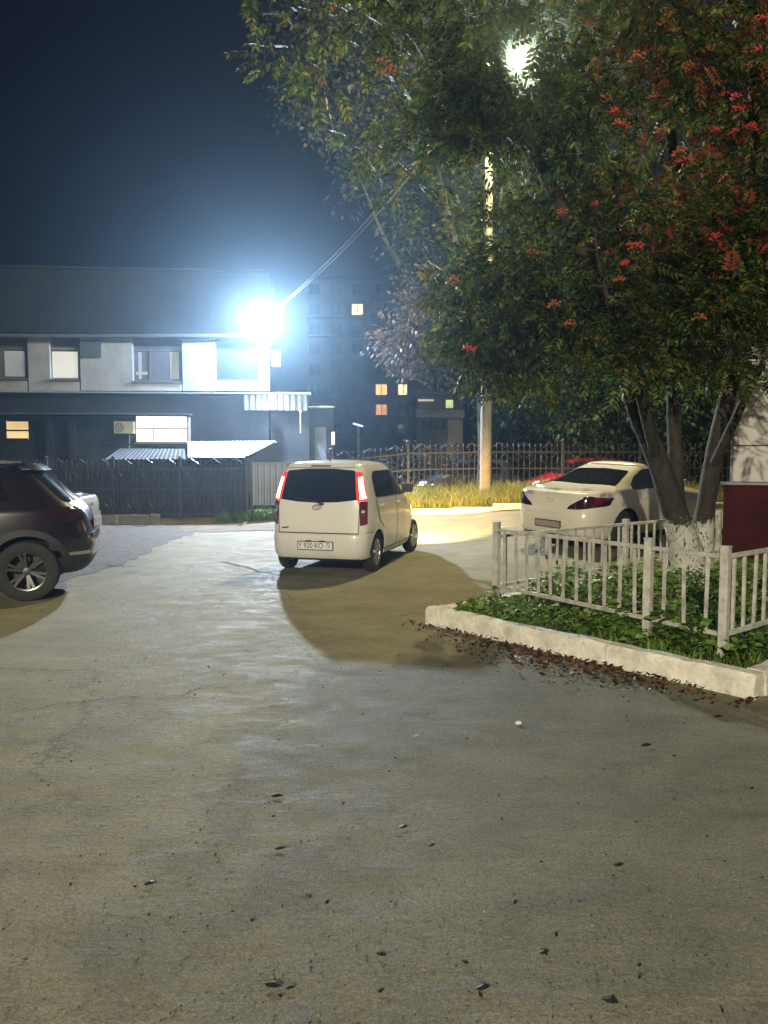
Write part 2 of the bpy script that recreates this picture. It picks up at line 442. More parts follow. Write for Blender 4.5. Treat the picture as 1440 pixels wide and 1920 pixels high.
# ------------------------------------------------------------------ mesh helpers
def link(o):
    COL.objects.link(o)
    return o
def wpos(o):
    p = Vector((0, 0, 0))
    while o is not None:
        p = p + o.location
        o = o.parent
    return p
class MB:
    def __init__(s):
        s.v = []; s.f = []
    def add(s, vs, fs):
        b = len(s.v)
        s.v += [tuple(p) for p in vs]
        s.f += [tuple(i + b for i in q) for q in fs]
        return s
    def box(s, c, size, rz=0.0, M4=None):
        hx, hy, hz = size[0] / 2, size[1] / 2, size[2] / 2
        cs, sn = math.cos(rz), math.sin(rz)
        vs = []
        for z in (-hz, hz):
            for x, y in ((-hx, -hy), (hx, -hy), (hx, hy), (-hx, hy)):
                p = Vector((c[0] + x * cs - y * sn, c[1] + x * sn + y * cs, c[2] + z))
                vs.append(p)
        return s.add(vs, [(3, 2, 1, 0), (4, 5, 6, 7), (0, 1, 5, 4), (1, 2, 6, 5), (2, 3, 7, 6), (3, 0, 4, 7)])
    def bar(s, p0, p1, w, h, up=(0, 0, 1)):
        p0, p1 = Vector(p0), Vector(p1)
        d = (p1 - p0).normalized()
        side = d.cross(Vector(up))
        if side.length < 1e-4:
            side = d.cross(Vector((0, 1, 0)))
        side.normalize()
        u = side.cross(d).normalized()
        vs = []
        for p in (p0, p1):
            for a, b in ((-1, -1), (1, -1), (1, 1), (-1, 1)):
                vs.append(p + side * (a * w / 2) + u * (b * h / 2))
        return s.add(vs, [(3, 2, 1, 0), (4, 5, 6, 7), (0, 1, 5, 4), (1, 2, 6, 5), (2, 3, 7, 6), (3, 0, 4, 7)])
    def tube(s, pts, rad, n=8, cap=True):
        pts = [Vector(p) for p in pts]
        if not hasattr(rad, '__len__'):
            rad = [rad] * len(pts)
        ref = None
        rings = []
        vs = []
        for i, p in enumerate(pts):
            d = (pts[min(i + 1, len(pts) - 1)] - pts[max(i - 1, 0)])
            if d.length < 1e-9:
                d = Vector((0, 0, 1))
            d.normalize()
            if ref is None:
                ref = Vector((1, 0, 0)) if abs(d.x) < 0.8 else Vector((0, 1, 0))
            a = (ref - d * ref.dot(d)).normalized()
            b = d.cross(a)
            ref = a
            for k in range(n):
                t = 2 * math.pi * k / n
                vs.append(p + (a * math.cos(t) + b * math.sin(t)) * rad[i])
        fs = []
        for i in range(len(pts) - 1):
            for k in range(n):
                k2 = (k + 1) % n
                fs.append((i * n + k, i * n + k2, (i + 1) * n + k2, (i + 1) * n + k))
        if cap:
            fs.append(tuple(range(n - 1, -1, -1)))
            fs.append(tuple(range((len(pts) - 1) * n, len(pts) * n)))
        return s.add(vs, fs)
    def lathe(s, prof, origin, axis='Z', n=24, closed=False):
        o = Vector(origin)
        vs = []
        for r, h in prof:
            for k in range(n):
                t = 2 * math.pi * k / n
                c, si = r * math.cos(t), r * math.sin(t)
                if axis == 'Z':
                    vs.append(o + Vector((c, si, h)))
                elif axis == 'X':
                    vs.append(o + Vector((h, c, si)))
                else:
                    vs.append(o + Vector((si, h, c)))
        fs = []
        m = len(prof)
        for i in range(m if closed else m - 1):
            j = (i + 1) % m
            for k in range(n):
                k2 = (k + 1) % n
                fs.append((i * n + k, i * n + k2, j * n + k2, j * n + k))
        return s.add(vs, fs)
    def ball(s, c, r, n=10, m=6, sz=1.0):
        prof = [(max(1e-4, r * math.sin(math.pi * i / m)), -r * sz * math.cos(math.pi * i / m)) for i in range(m + 1)]
        return s.lathe(prof, c, 'Z', n)
    def quad(s, a, b, c, d):
        return s.add([a, b, c, d], [(0, 1, 2, 3)])
    def prism(s, poly, d):
        n = len(poly)
        d = Vector(d)
        vs = [Vector(p) for p in poly] + [Vector(p) + d for p in poly]
        fs = [tuple(range(n - 1, -1, -1)), tuple(range(n, 2 * n))]
        for i in range(n):
            j = (i + 1) % n
            fs.append((i, j, n + j, n + i))
        return s.add(vs, fs)
    def mesh(s, name, mat, off=(0, 0, 0), smooth=False, bevel=0.0):
        me = bpy.data.meshes.new(name)
        ox, oy, oz = off
        me.from_pydata([(x - ox, y - oy, z - oz) for x, y, z in s.v], [], s.f)
        me.materials.append(mat)
        bm = bmesh.new(); bm.from_mesh(me)
        bmesh.ops.recalc_face_normals(bm, faces=bm.faces)
        if bevel:
            bmesh.ops.bevel(bm, geom=list(bm.edges), offset=bevel, segments=2, affect='EDGES', profile=0.6)
        bm.to_mesh(me); bm.free()
        if smooth:
            me.polygons.foreach_set('use_smooth', [True] * len(me.polygons))
            me.set_sharp_from_angle(angle=R(38))
        return me
def part(name, mb, mat, parent=None, local=False, smooth=False, bevel=0.0, label=None):
    off = (0, 0, 0) if (local or parent is None) else wpos(parent)
    me = mb.mesh(name, mat, off, smooth, bevel)
    o = link(bpy.data.objects.new(name, me))
    if parent is not None:
        o.parent = parent
    if label:
        o['label'] = label
    return o
def share(name, src, parent, loc=(0, 0, 0), rz=0.0):
    o = link(bpy.data.objects.new(name, src.data if isinstance(src, bpy.types.Object) else src))
    o.parent = parent
    o.location = loc
    o.rotation_euler = (0, 0, rz)
    return o
def thing(name, label, cat, loc=(0, 0, 0), rz=0.0, group=None):
    o = link(bpy.data.objects.new(name, None))
    o.empty_display_size = 0.2
    o.location = loc
    o.rotation_euler = (0, 0, rz)
    o['label'] = label
    o['category'] = cat
    if group:
        o['group'] = group
    return o
def tag(o, label=None, cat=None, group=None, kind=None):
    if label: o['label'] = label
    if cat: o['category'] = cat
    if group: o['group'] = group
    if kind: o['kind'] = kind
    return o
def fast_mesh(name, V, Q, mat, parent=None, smooth=False):
    """numpy verts (n,3), quads (m,4)"""
    me = bpy.data.meshes.new(name)
    me.vertices.add(len(V))
    me.vertices.foreach_set('co', np.ascontiguousarray(V, dtype=np.float32).ravel())
    k = Q.shape[1]
    me.loops.add(Q.size)
    me.loops.foreach_set('vertex_index', np.ascontiguousarray(Q, dtype=np.int32).ravel())
    me.polygons.add(len(Q))
    me.polygons.foreach_set('loop_start', np.arange(0, Q.size, k, dtype=np.int32))
    me.polygons.foreach_set('loop_total', np.full(len(Q), k, dtype=np.int32))
    me.update(calc_edges=True)
    me.materials.append(mat)
    if smooth:
        me.polygons.foreach_set('use_smooth', [True] * len(me.polygons))
    o = link(bpy.data.objects.new(name, me))
    if parent is not None:
        o.parent = parent
    return o
def lamp(name, kind, loc, energy, col, parent=None, radius=0.1, rot=None, spot=None, blend=0.5):
    d = bpy.data.lights.new(name, kind)
    d.energy = energy
    d.color = col
    d.shadow_soft_size = radius
    if kind == 'SPOT':
        d.spot_size = spot
        d.spot_blend = blend
    o = link(bpy.data.objects.new(name, d))
    o.location = loc
    if rot is not None:
        o.rotation_euler = rot
    if parent is not None:
        o.parent = parent
    return o
def aim(o, direction):
    o.rotation_euler = Vector(direction).to_track_quat('-Z', 'Y').to_euler()

# ------------------------------------------------------------------ the ground
def grid_sheet(name, xs, ys, mat, dz=0.0, mask=None):
    xs = np.asarray(xs); ys = np.asarray(ys)
    V = np.array([(x, y, terrain(x, y) + dz) for y in ys for x in xs])
    nx = len(xs)
    Q = []
    for j in range(len(ys) - 1):
        for i in range(nx - 1):
            if mask and not mask((xs[i] + xs[i + 1]) / 2, (ys[j] + ys[j + 1]) / 2):
                continue
            Q.append((j * nx + i, j * nx + i + 1, (j + 1) * nx + i + 1, (j + 1) * nx + i))
    return fast_mesh(name, V, np.array(Q), mat, smooth=True)
xs = np.concatenate([[-90, -60, -40, -28, -20, -15], np.arange(-12, 12.01, 0.5), [15, 20, 28, 40, 60, 90]])
ys = np.concatenate([[-40, -20, -10, -5], np.arange(-2, 26.01, 0.5), [30, 38, 50, 70, 95, 130, 170]])
ground = tag(grid_sheet('ground', xs, ys, M['asphalt']), kind='structure')

def poly_sheet(name, pts, mat, dz, step=0.25, wob=0.12):
    """irregular sheet over the terrain inside an (x, y) polygon with wobbling edges"""
    bm = bmesh.new()
    P = []
    n = len(pts)
    for i in range(n):
        a, b = Vector(pts[i]), Vector(pts[(i + 1) % n])
        k = max(1, int((b - a).length / 0.3))
        nrm = Vector((-(b - a).y, (b - a).x)).normalized()
        for j in range(k):
            p = a.lerp(b, j / k) + nrm * random.uniform(-wob, wob) * (0 if j == 0 else 1)
            P.append(p)
    vs = [bm.verts.new((p.x, p.y, 0)) for p in P]
    bm.faces.new(vs)
    bmesh.ops.triangulate(bm, faces=bm.faces[:])
    x0, x1 = min(p.x for p in P), max(p.x for p in P)
    y0, y1 = min(p.y for p in P), max(p.y for p in P)
    for x in np.arange(math.ceil(x0 / step) * step, x1, step):
        bmesh.ops.bisect_plane(bm, geom=bm.verts[:] + bm.edges[:] + bm.faces[:], plane_co=(x, 0, 0), plane_no=(1, 0, 0))
    for y in np.arange(math.ceil(y0 / step) * step, y1, step):
        bmesh.ops.bisect_plane(bm, geom=bm.verts[:] + bm.edges[:] + bm.faces[:], plane_co=(0, y, 0), plane_no=(0, 1, 0))
    for v in bm.verts:
        v.co.z = terrain(v.co.x, v.co.y) + dz
    me = bpy.data.meshes.new(name)
    bmesh.ops.recalc_face_normals(bm, faces=bm.faces)
    bm.to_mesh(me); bm.free()
    me.materials.append(mat)
    o = link(bpy.data.objects.new(name, me))
    return tag(o, kind='structure')
def gxy(u, v):
    p = gnd(u, v)
    return (p.x, p.y)
poly_sheet('dark_ground_strip', [gxy(90, 1096), gxy(215, 1062), gxy(300, 1024), gxy(362, 1000), gxy(352, 984), gxy(-60, 984), (-16, 12.5)], M['dull_brown'], 0.006, 0.5, 0.10)  # darker brown ground sheet beside the pale asphalt
poly_sheet('earth_bank', [gxy(345, 998), gxy(430, 997), gxy(515, 996), gxy(600, 990), gxy(640, 972), gxy(560, 966), gxy(330, 972)], M['earth'], 0.010, 0.5, 0.14)
poly_sheet('verge_soil', [gxy(560, 958), gxy(700, 960), gxy(800, 961), gxy(960, 957), (9.5, 18.4), (9.5, 24.5), (-2.4, 24.5)], M['earth'], 0.012, 0.5, 0.05)

def ribbon(name, uvs, w, mat, dz=0.005, parent=None):
    P = [gnd(u, v, dz) for u, v in uvs]
    pts = []
    for a, b in zip(P[:-1], P[1:]):
        for j in range(6):
            q = a.lerp(b, j / 6)
            pts.append(q + Vector((random.uniform(-.03, .03), random.uniform(-.05, .05), 0)))
    pts.append(P[-1])
    mb = MB()
    vs = []
    for i, p in enumerate(pts):
        d = (pts[min(i + 1, len(pts) - 1)] - pts[max(i - 1, 0)]).normalized()
        sd = Vector((-d.y, d.x, 0)) * w * random.uniform(0.3, 1.2) * (0.3 if i in (0, len(pts) - 1) else 1)
        for q in (p + sd, p - sd):
            vs.append((q.x, q.y, terrain(q.x, q.y) + dz))
    mb.add(vs, [(2 * i, 2 * i + 1, 2 * i + 3, 2 * i + 2) for i in range(len(pts) - 1)])
    return part(name, mb, mat, parent)
ribbon('crack', [(415, 1053), (455, 1062), (490, 1072), (528, 1078)], 0.035, M['crack'], 0.005, ground)
ribbon('crack', [(20, 1334), (120, 1318), (190, 1309), (262, 1303)], 0.008, M['crack'], 0.005, ground)
ribbon('crack', [(330, 1303), (380, 1290), (470, 1281), (560, 1272)], 0.007, M['crack'], 0.005, ground)
ribbon('crack', [(120, 1064), (180, 1058), (250, 1062)], 0.03, M['crack'], 0.012, ground)

# ------------------------------------------------------------------ flower bed: kerb, soil, fence
A = gnd(797, 1170); B = gnd(1416, 1314); J = gnd(1139, 1247)
A.z = B.z = 0
ab = (B - A).normalized()
perp = Vector((-ab.y, ab.x, 0))
dd = Vector((0.78, 0.63, 0)).normalized()
KH, KW = 0.17, 0.15
def kerb_run(p, d, lens, inward, parent, gap=0.012):
    q = p.copy()
    for ln in lens:
        a = q + d * gap * 0.5
        b = q + d * (ln - gap * 0.5)
        c = (a + b) / 2 + inward * KW / 2
        mb = MB()
        rz = math.atan2(d.y, d.x) + random.uniform(-0.006, 0.006)
        # worn stone: chamfered top edge with a slightly uneven crown
        n = 9
        L2 = (b - a).length
        vs = []
        for i in range(n + 1):
            t = (i / n - 0.5) * L2
            jz = random.uniform(-0.007, 0.007); jy = random.uniform(-0.006, 0.006)
            for (yy, zz) in ((-KW / 2, -0.08), (-KW / 2 + jy, KH - 0.03 + jz), (-KW / 2 + 0.028 + jy, KH + jz), (KW / 2 - 0.02, KH + jz), (KW / 2, KH - 0.025), (KW / 2, -0.08)):
                vs.append((c.x + t * math.cos(rz) - yy * math.sin(rz), c.y + t * math.sin(rz) + yy * math.cos(rz), terrain(c.x, c.y) + zz))
        fs = []
        for i in range(n):
            for k in range(6):
                k2 = (k + 1) % 6
                fs.append((i * 6 + k, (i + 1) * 6 + k, (i + 1) * 6 + k2, i * 6 + k2))
        fs.append(tuple(range(6))); fs.append(tuple(range(n * 6 + 5, n * 6 - 1, -1)))
        mb.add(vs, fs)
        part('kerbstone', mb, M['lime'], parent, smooth=True)
        q = q + d * ln
kerb = thing('whitewashed_kerb', 'low whitewashed kerb of worn stones edging the fenced tree bed', 'kerb', A)
LJ = (J - A).dot(ab)
LB = (B - A).length
inw = Vector((ab.y, -ab.x, 0))
if inw.dot(dd) < 0: inw = -inw
s_ab = -1 if Vector((-ab.y, ab.x, 0)).dot(inw) < 0 else 1
def inward_of(d, ref):
    n = Vector((-d.y, d.x, 0))
    return n if n.dot(ref) > 0 else -n
# kerb_run expects inward along the local +y of the stone
def run(p, d, lens, ref):
    n = inward_of(d, ref)
    if Vector((-d.y, d.x, 0)).dot(n) < 0:     # flip direction so the local +y is inward
        tot = sum(lens)
        kerb_run(p + d * tot, -d, lens[::-1], n, kerb)
    else:
        kerb_run(p, d, lens, n, kerb)
run(A, ab, [LJ, LB - LJ], dd)
run(A + dd * 0.155, dd, [1.0] * 5, ab)
run(B + dd * 0.155, dd, [1.0] * 5, -ab)
soil_pts = [A + dd * 0.1 + ab * 0.05, B + dd * 0.1 - ab * 0.05, B + dd * 5.2 - ab * 0.05, A + dd * 5.2 + ab * 0.05]
BEDZ = 0.13
mb = MB()
NG = 26
vs = []
for j in range(NG + 1):
    for i in range(NG + 1):
        p = (soil_pts[0].lerp(soil_pts[1], i / NG)).lerp(soil_pts[3].lerp(soil_pts[2], i / NG), j / NG)
        e = 0.0 if (i in (0, NG) or j in (0, NG)) else random.uniform(-0.01, 0.035)
        vs.append((p.x, p.y, BEDZ + e - 0.01))
mb.add(vs, [(j * (NG + 1) + i, j * (NG + 1) + i + 1, (j + 1) * (NG + 1) + i + 1, (j + 1) * (NG + 1) + i) for j in range(NG) for i in range(NG)])
bed = tag(part('soil_bed', mb, M['soil'], smooth=True), kind='structure')

C1 = gnd(930, 1128, 0.13); C2 = gnd(1355, 1232, 0.13)
Cm = C1.lerp(C2, 0.735)
fence = thing('white_bed_fence', 'low cream painted metal picket fence round the rowan bed', 'fence', (C1.x, C1.y, BEDZ))
FH = 0.83
def fpost(p, h=FH, w=0.062):
    mb = MB()
    rz = math.atan2(ab.y, ab.x)
    mb.box((p.x, p.y, BEDZ - 0.1 + (h + 0.1) / 2), (w, w, h + 0.1), rz)
    mb.box((p.x, p.y, BEDZ + h + 0.006), (w + 0.008, w + 0.008, 0.012), rz)
    part('post', mb, M['fence_white'], fence, bevel=0.004)
def fseg(p, q, n, zt=0.76, zb=0.17):
    d = (q - p).normalized()
    a = p + d * 0.04; b = q - d * 0.04
    for z in (zt, zb):
        mb = MB(); mb.bar((a.x, a.y, BEDZ + z), (b.x, b.y, BEDZ + z), 0.03, 0.034)
        part('rail', mb, M['fence_white'], fence, bevel=0.003)
    src = None
    rz = math.atan2(d.y, d.x)
    for i in range(n):
        c = p.lerp(q, (i + 0.8) / (n + 0.6))
        mb = MB()
        tilt = random.gauss(0, 0.009)
        mb.bar((c.x, c.y, BEDZ + zb + 0.02), (c.x + tilt, c.y, BEDZ + zt - 0.02), 0.023, 0.02, up=(d.x, d.y, 0.0))
        part('picket', mb, M['fence_white'], fence)
for p in (C1, Cm, C2):
    fpost(p)
fseg(C1, Cm, 11)
fseg(Cm, C2, 3)
e0 = C1
for k in range(2):
    e1 = C1 + dd * 2.35 * (k + 1)
    fpost(e1, 0.74); fseg(e0, e1, 13, 0.69); e0 = e1
e0 = C2
for k in range(2):
    e1 = C2 + dd * 2.0 * (k + 1)
    fpost(e1, 0.80); fseg(e0, e1, 11); e0 = e1

# ------------------------------------------------------------------ leaves (numpy)
def unit(a):
    return a / np.maximum(1e-9, np.linalg.norm(a, axis=-1, keepdims=True))
def compound_leaves(P, D, L, pairs=5):
    """pinnate leaves: base points P, directions D, lengths L -> verts, quads"""
    N = len(P)
    up = np.tile(np.array([0, 0, 1.0]), (N, 1)) + RNG.normal(0, 0.45, (N, 3))
    S = unit(np.cross(D, up)); Nn = unit(np.cross(S, D))
    Vs = []
    for k in range(pairs * 2 + 1):
        if k == pairs * 2:
            t = 1.0; dirv = D; sgn = 0
        else:
            t = 0.25 + 0.7 * (k // 2) / (pairs - 1); sgn = 1 if k % 2 else -1
            dirv = unit(D * 0.55 + S * sgn * 0.83 - Nn * 0.12)
        droop = -Nn * (t * t * 0.22)[..., None] if False else -np.array([0, 0, 1.0]) * 0.18 * t * t
        base = P + D * (L * t)[:, None] + droop * L[:, None]
        ll = L * 0.38 * (1.0 - 0.25 * abs(t - 0.55)) * RNG.uniform(0.85, 1.15, N)
        w = ll * 0.2
        side = unit(np.cross(dirv, Nn) + RNG.normal(0, 0.12, (N, 3)))
        mid = base + dirv * (ll * 0.45)[:, None]
        tip = base + dirv * ll[:, None] - np.array([0, 0, 1.0]) * (ll * 0.15)[:, None]
        Vs.append(np.stack([base, mid + side * w[:, None], tip, mid - side * w[:, None]], 1))
    V = np.concatenate(Vs, 0).reshape(-1, 3)
    Q = np.arange(len(V)).reshape(-1, 4)
    return V, Q
def simple_leaves(P, D, L, wr=0.32, droop=0.15):
    N = len(P)
    up = np.tile(np.array([0, 0, 1.0]), (N, 1)) + RNG.normal(0, 0.5, (N, 3))
    S = unit(np.cross(D, up))
    mid = P + D * (L * 0.45)[:, None]
    tip = P + D * L[:, None] - np.array([0, 0, 1.0]) * (L * droop)[:, None]
    V = np.stack([P, mid + S * (L * wr)[:, None], tip, mid - S * (L * wr)[:, None]], 1).reshape(-1, 3)
    return V, np.arange(len(V)).reshape(-1, 4)
def rand_dirs(n, zb=0.0):
    d = RNG.normal(0, 1, (n, 3)); d[:, 2] += zb
    return unit(d)
def in_ellipsoids(n, ells, shell=0.35):
    """points spread through a union of ellipsoids (weighted), pushed outward"""
    w = np.array([e[2] for e in ells]); w = w / w.sum()
    idx = RNG.choice(len(ells), n, p=w)
    d = rand_dirs(n)
    r = RNG.uniform(shell, 1.0, n) ** 0.6
    c = np.array([e[0] for e in ells])[idx]; rad = np.array([e[1] for e in ells])[idx]
    return c + d * rad * r[:, None]

class Skeleton:
    def __init__(s):
        s.nodes = []; s.rad = []; s.mb = MB()
    def limb(s, pts, rads, n=10, sub=5, jit=0.0):
        P = [Vector(p) for p in pts]
        out = []; ro = []
        for i in range(len(P) - 1):
            p0 = P[max(0, i - 1)]; p1 = P[i]; p2 = P[i + 1]; p3 = P[min(len(P) - 1, i + 2)]
            for j in range(sub):
                t = j / sub
                q = 0.5 * ((2 * p1) + (p2 - p0) * t + (2 * p0 - 5 * p1 + 4 * p2 - p3) * t * t + (3 * p1 - p0 - 3 * p2 + p3) * t ** 3)
                if jit: q = q + Vector((random.gauss(0, jit), random.gauss(0, jit), 0))
                out.append(q); ro.append((rads[i] * (1 - t) + rads[i + 1] * t) * random.uniform(0.95, 1.06))
        out.append(P[-1]); ro.append(rads[-1])
        s.mb.tube(out, ro, n)
        for q, r in zip(out, ro):
            s.nodes.append(q); s.rad.append(r)
    def reach(s, targets, rmax=0.05, n=5, lift=0.18):
        """grow a branch to each target from the nearest node, nearest targets first"""
        arr = [tuple(q) for q in s.nodes]; rad = list(s.rad)
        T = [Vector(t) for t in targets]
        base = np.array(arr)
        T.sort(key=lambda t: float(np.min(np.linalg.norm(base - np.array(t), axis=1))))
        A_ = np.array(arr); R_ = np.array(rad)
        for t in T:
            dv = np.linalg.norm(A_ - np.array(t), axis=1) + 0.6 * np.maximum(0, A_[:, 2] - t.z)
            i = int(np.argmin(dv))
            p = Vector(A_[i]); ln = (t - p).length
            if ln < 0.05: continue
            r0 = min(R_[i] * 0.75, rmax, 0.008 + 0.016 * ln)
            mid = p.lerp(t, 0.5) + Vector((random.gauss(0, .07), random.gauss(0, .07), lift * random.uniform(-.2, 1))) * ln * 0.6
            pts = []
            for k in range(5):
                u = k / 4
                pts.append(p * (1 - u) ** 2 + mid * 2 * u * (1 - u) + t * u * u)
            rr = [r0 * (1 - 0.75 * k / 4) + 0.002 for k in range(5)]
            s.mb.tube(pts, rr, n)
            A_ = np.vstack([A_, np.array([tuple(q) for q in pts[1:]])])
            R_ = np.concatenate([R_, rr[1:]])

# ------------------------------------------------------------------ rowan tree
TB = gnd(1295, 1092, 0.13)
S8 = TB.y
def tp(u, v, dy=0.0):
    return at(u, v, S8 + dy)
rowan = thing('rowan_tree', 'many stemmed rowan with whitewashed foot and red berries inside the fence', 'tree', (TB.x, TB.y, BEDZ))
sk = Skeleton()
sk.limb([tp(1292, 1112), tp(1290, 1075), tp(1282, 1020), tp(1262, 950, -.05), tp(1232, 860, -.1), tp(1198, 780, -.15), tp(1172, 700, -.2), tp(1140, 600, -.35), tp(1095, 480, -.5), tp(1030, 340, -.6), tp(940, 180, -.7), tp(830, 60, -.8), tp(740, -40, -.9)],
        [0.33, 0.26, 0.19, 0.145, 0.128, 0.118, 0.105, 0.09, 0.085, 0.065, 0.045, 0.03, 0.015], n=14)
sk.limb([tp(1272, 985, .02), tp(1268, 930, .05), tp(1266, 850, .1), tp(1263, 740, .15), tp(1266, 600, .2), tp(1282, 440, .2), tp(1262, 280, .1), tp(1240, 120, 0), tp(1225, -60, -.2)],
        [0.13, 0.095, 0.088, 0.084, 0.078, 0.068, 0.06, 0.045, 0.02], n=12)
sk.limb([tp(1300, 1095, .05), tp(1312, 1040, .06), tp(1322, 960, .1), tp(1334, 880, .15), tp(1352, 790, .2), tp(1375, 700, .2), tp(1402, 560, .1), tp(1395, 400, 0), tp(1420, 240, -.1), tp(1450, 60, -.2)],
        [0.26, 0.165, 0.112, 0.104, 0.098, 0.092, 0.078, 0.07, 0.05, 0.02], n=12)
sk.limb([tp(1232, 860, -.1), tp(1215, 800, -.5), tp(1190, 700, -.9), tp(1150, 600, -1.2), tp(1120, 480, -1.5)], [0.07, 0.06, 0.05, 0.035, 0.015])
sk.limb([tp(1334, 880, .15), tp(1372, 800, -.3), tp(1420, 700, -.6), tp(1480, 600, -.8)], [0.06, 0.05, 0.04, 0.015])
def E(u, v, Y, ru, rv, ry, w):
    c = at(u, v, Y)
    return ((c.x, c.y, c.z), (ru / F * Y, ry, rv / F * Y), w)
ells = [E(1240, 330, 8.6, 260, 330, 1.7, 30), E(1060, 470, 8.3, 170, 190, 1.3, 17), E(1330, 560, 8.2, 170, 190, 1.3, 13),
        E(900, 130, 8.0, 260, 190, 1.4, 15), E(660, 60, 7.8, 160, 150, 1.1, 6), E(1180, 610, 8.0, 130, 110, 1.0, 7),
        E(1300, 60, 8.4, 330, 200, 1.8, 16), E(930, 600, 8.6, 110, 110, 0.9, 4), E(720, 280, 7.9, 110, 110, .9, 2.0), E(1440, 300, 8.0, 160, 330, 1.5, 12), E(905, 540, 8.5, 100, 170, .9, 9), E(895, 170, 8.0, 80, 120, .7, 9), E(970, 210, 8.2, 110, 70, .7, 5), E(1000, 650, 8.4, 150, 70, .9, 6)]
targ = in_ellipsoids(520, ells, 0.3)
def uv_of(p):
    x, y, z = p[0], p[1], p[2] - CH
    yc = y * cp - z * sp; zc = y * sp + z * cp
    return 720 + F * x / yc, 960 - F * zc / yc
keep = []
for t in targ:
    u, v = uv_of(t)
    if math.hypot((u - 974) / 40, (v - 104) / 42) < 1: continue
    if abs(u - 908) < 40 and 285 < v < 346: continue
    if v > 720 or (u < 815 and v > 400) or (u < 870 and v > 640) or (u < 640 and v > 300): continue
    keep.append(t)
targ = np.array(keep)
sk.reach(targ, 0.05)
part('trunk', sk.mb, M['bark'], rowan, smooth=True)
TBv = np.array([TB.x, TB.y, BEDZ])
# leaf sprays round every twig end
cnt = RNG.integers(16, 30, len(targ))
uu = np.array([uv_of(t)[0] for t in targ])
cnt = np.where(uu < 840, (cnt * 0.55).astype(int), cnt)
C0 = np.repeat(targ, cnt, 0)
off = rand_dirs(len(C0)) * (RNG.uniform(0.02, 1, len(C0)) ** 0.5)[:, None] * np.array([0.30, 0.30, 0.21])
P0 = C0 + off
D0 = unit(off * 2.2 + rand_dirs(len(C0)) * 0.35 + np.array([0, 0, -0.12]))
L0 = RNG.uniform(0.15, 0.26, len(C0))
uvv = np.array([uv_of(p + d * l) for p, d, l in zip(P0, D0, L0)])
ok = ~((np.hypot((uvv[:, 0] - 972) / 31, (uvv[:, 1] - 100) / 34) < 1) | ((abs(uvv[:, 0] - 908) < 16) & (uvv[:, 1] > 284) & (uvv[:, 1] < 346)))
P0, D0, L0, uvv = P0[ok], D0[ok], L0[ok], uvv[ok]
redz = (RNG.uniform(0, 1, len(P0)) < np.clip((uvv[:, 0] - 1050) / 900, 0, .25) * (uvv[:, 1] < 480))
V, Q = compound_leaves(P0[~redz], D0[~redz], L0[~redz])
o = fast_mesh('crown', V - TBv, Q, M['rowan'], rowan); o['kind'] = 'stuff'
V, Q = compound_leaves(P0[redz], D0[redz], L0[redz])
o = fast_mesh('autumn_leaves', V - TBv, Q, M['rowan_red'], rowan); o['kind'] = 'stuff'
# berry clusters
berry_src = []
for k in range(4):
    mb = MB()
    for _ in range(26):
        a = random.uniform(0, 6.28); rr = 0.062 * math.sqrt(random.random())
        z = -random.uniform(0, 0.045) + 0.02 * (1 - rr / 0.06)
        mb.ball((rr * math.cos(a), rr * math.sin(a), z), random.uniform(0.0085, 0.0115), 6, 4)
    berry_src.append(mb.mesh('berry_cluster', M['berry'] if k < 2 else M['berry2'], smooth=True))
spots = [(1385, 200), (1375, 245), (1405, 232), (1340, 240), (1380, 178), (1362, 172), (1428, 238), (1225, 178), (1195, 102), (1255, 28), (1240, 45), (1262, 60), (1150, 205), (1160, 226), (1135, 180), (1170, 232),
         (1040, 566), (1068, 602), (1190, 455), (1160, 520), (1055, 395), (880, 648), (730, 130), (720, 110), (1170, 490), (1340, 515), (1342, 440), (1285, 295), (1275, 280), (1310, 590), (1115, 380), (1000, 470), (1420, 90), (1428, 30), (1290, 120), (850, 520), (1360, 330), (1240, 240), (1330, 90), (1395, 120)]
for i, (u, v) in enumerate(spots):
    p = at(u, v, 7.0 + random.uniform(-0.35, 0.5))
    b = share('berry_cluster', berry_src[(i % 2) if u > 1320 or i % 3 == 0 else 2 + i % 2], rowan, tuple(Vector(p) - Vector(TBv)), random.uniform(0, 6))
    b.scale = (random.uniform(0.75, 1.2),) * 3

# ------------------------------------------------------------------ other trees
def tree(name, label, base, stems, ells, mats, n_cl, per, lsize, group=None, spread=0.5, trunkmat='bark_dark', cull=None):
    t = thing(name, label, 'tree', base, 0, group)
    s = Skeleton()
    for pts, rads in stems:
        s.limb(pts, rads, n=9)
    T = in_ellipsoids(n_cl, ells, 0.25)
    if cull is not None:
        T = np.array([p for p in T if not cull(p)]); n_cl = len(T)
    s.reach(T, 0.07, 4)
    part('trunk', s.mb, M[trunkmat], t, smooth=True)
    bv = np.array(base)
    sel = RNG.uniform(0, 1, n_cl)
    acc = 0
    for nm, mt, frac, fn in mats:
        if fn is not None:
            m_ = np.array([fn(p) for p in T])
        else:
            m_ = np.ones(len(T), bool)
        m_ &= (sel >= acc) & (sel < acc + frac)
        if fn is None: acc += frac
        TT = T[m_]
        if len(TT) == 0: continue
        c0 = np.repeat(TT, per, 0)
        off = rand_dirs(len(c0)) * (RNG.uniform(0.02, 1, len(c0)) ** 0.5)[:, None] * np.array([spread, spread, spread * 0.75])
        D = unit(off + rand_dirs(len(c0)) * 0.5 * spread + np.array([0, 0, -0.15 * spread]))
        V, Q = simple_leaves(c0 + off, D, RNG.uniform(0.7, 1.3, len(c0)) * lsize)
        o = fast_mesh(nm, V - bv, Q, M[mt], t); o['kind'] = 'stuff'
    return t
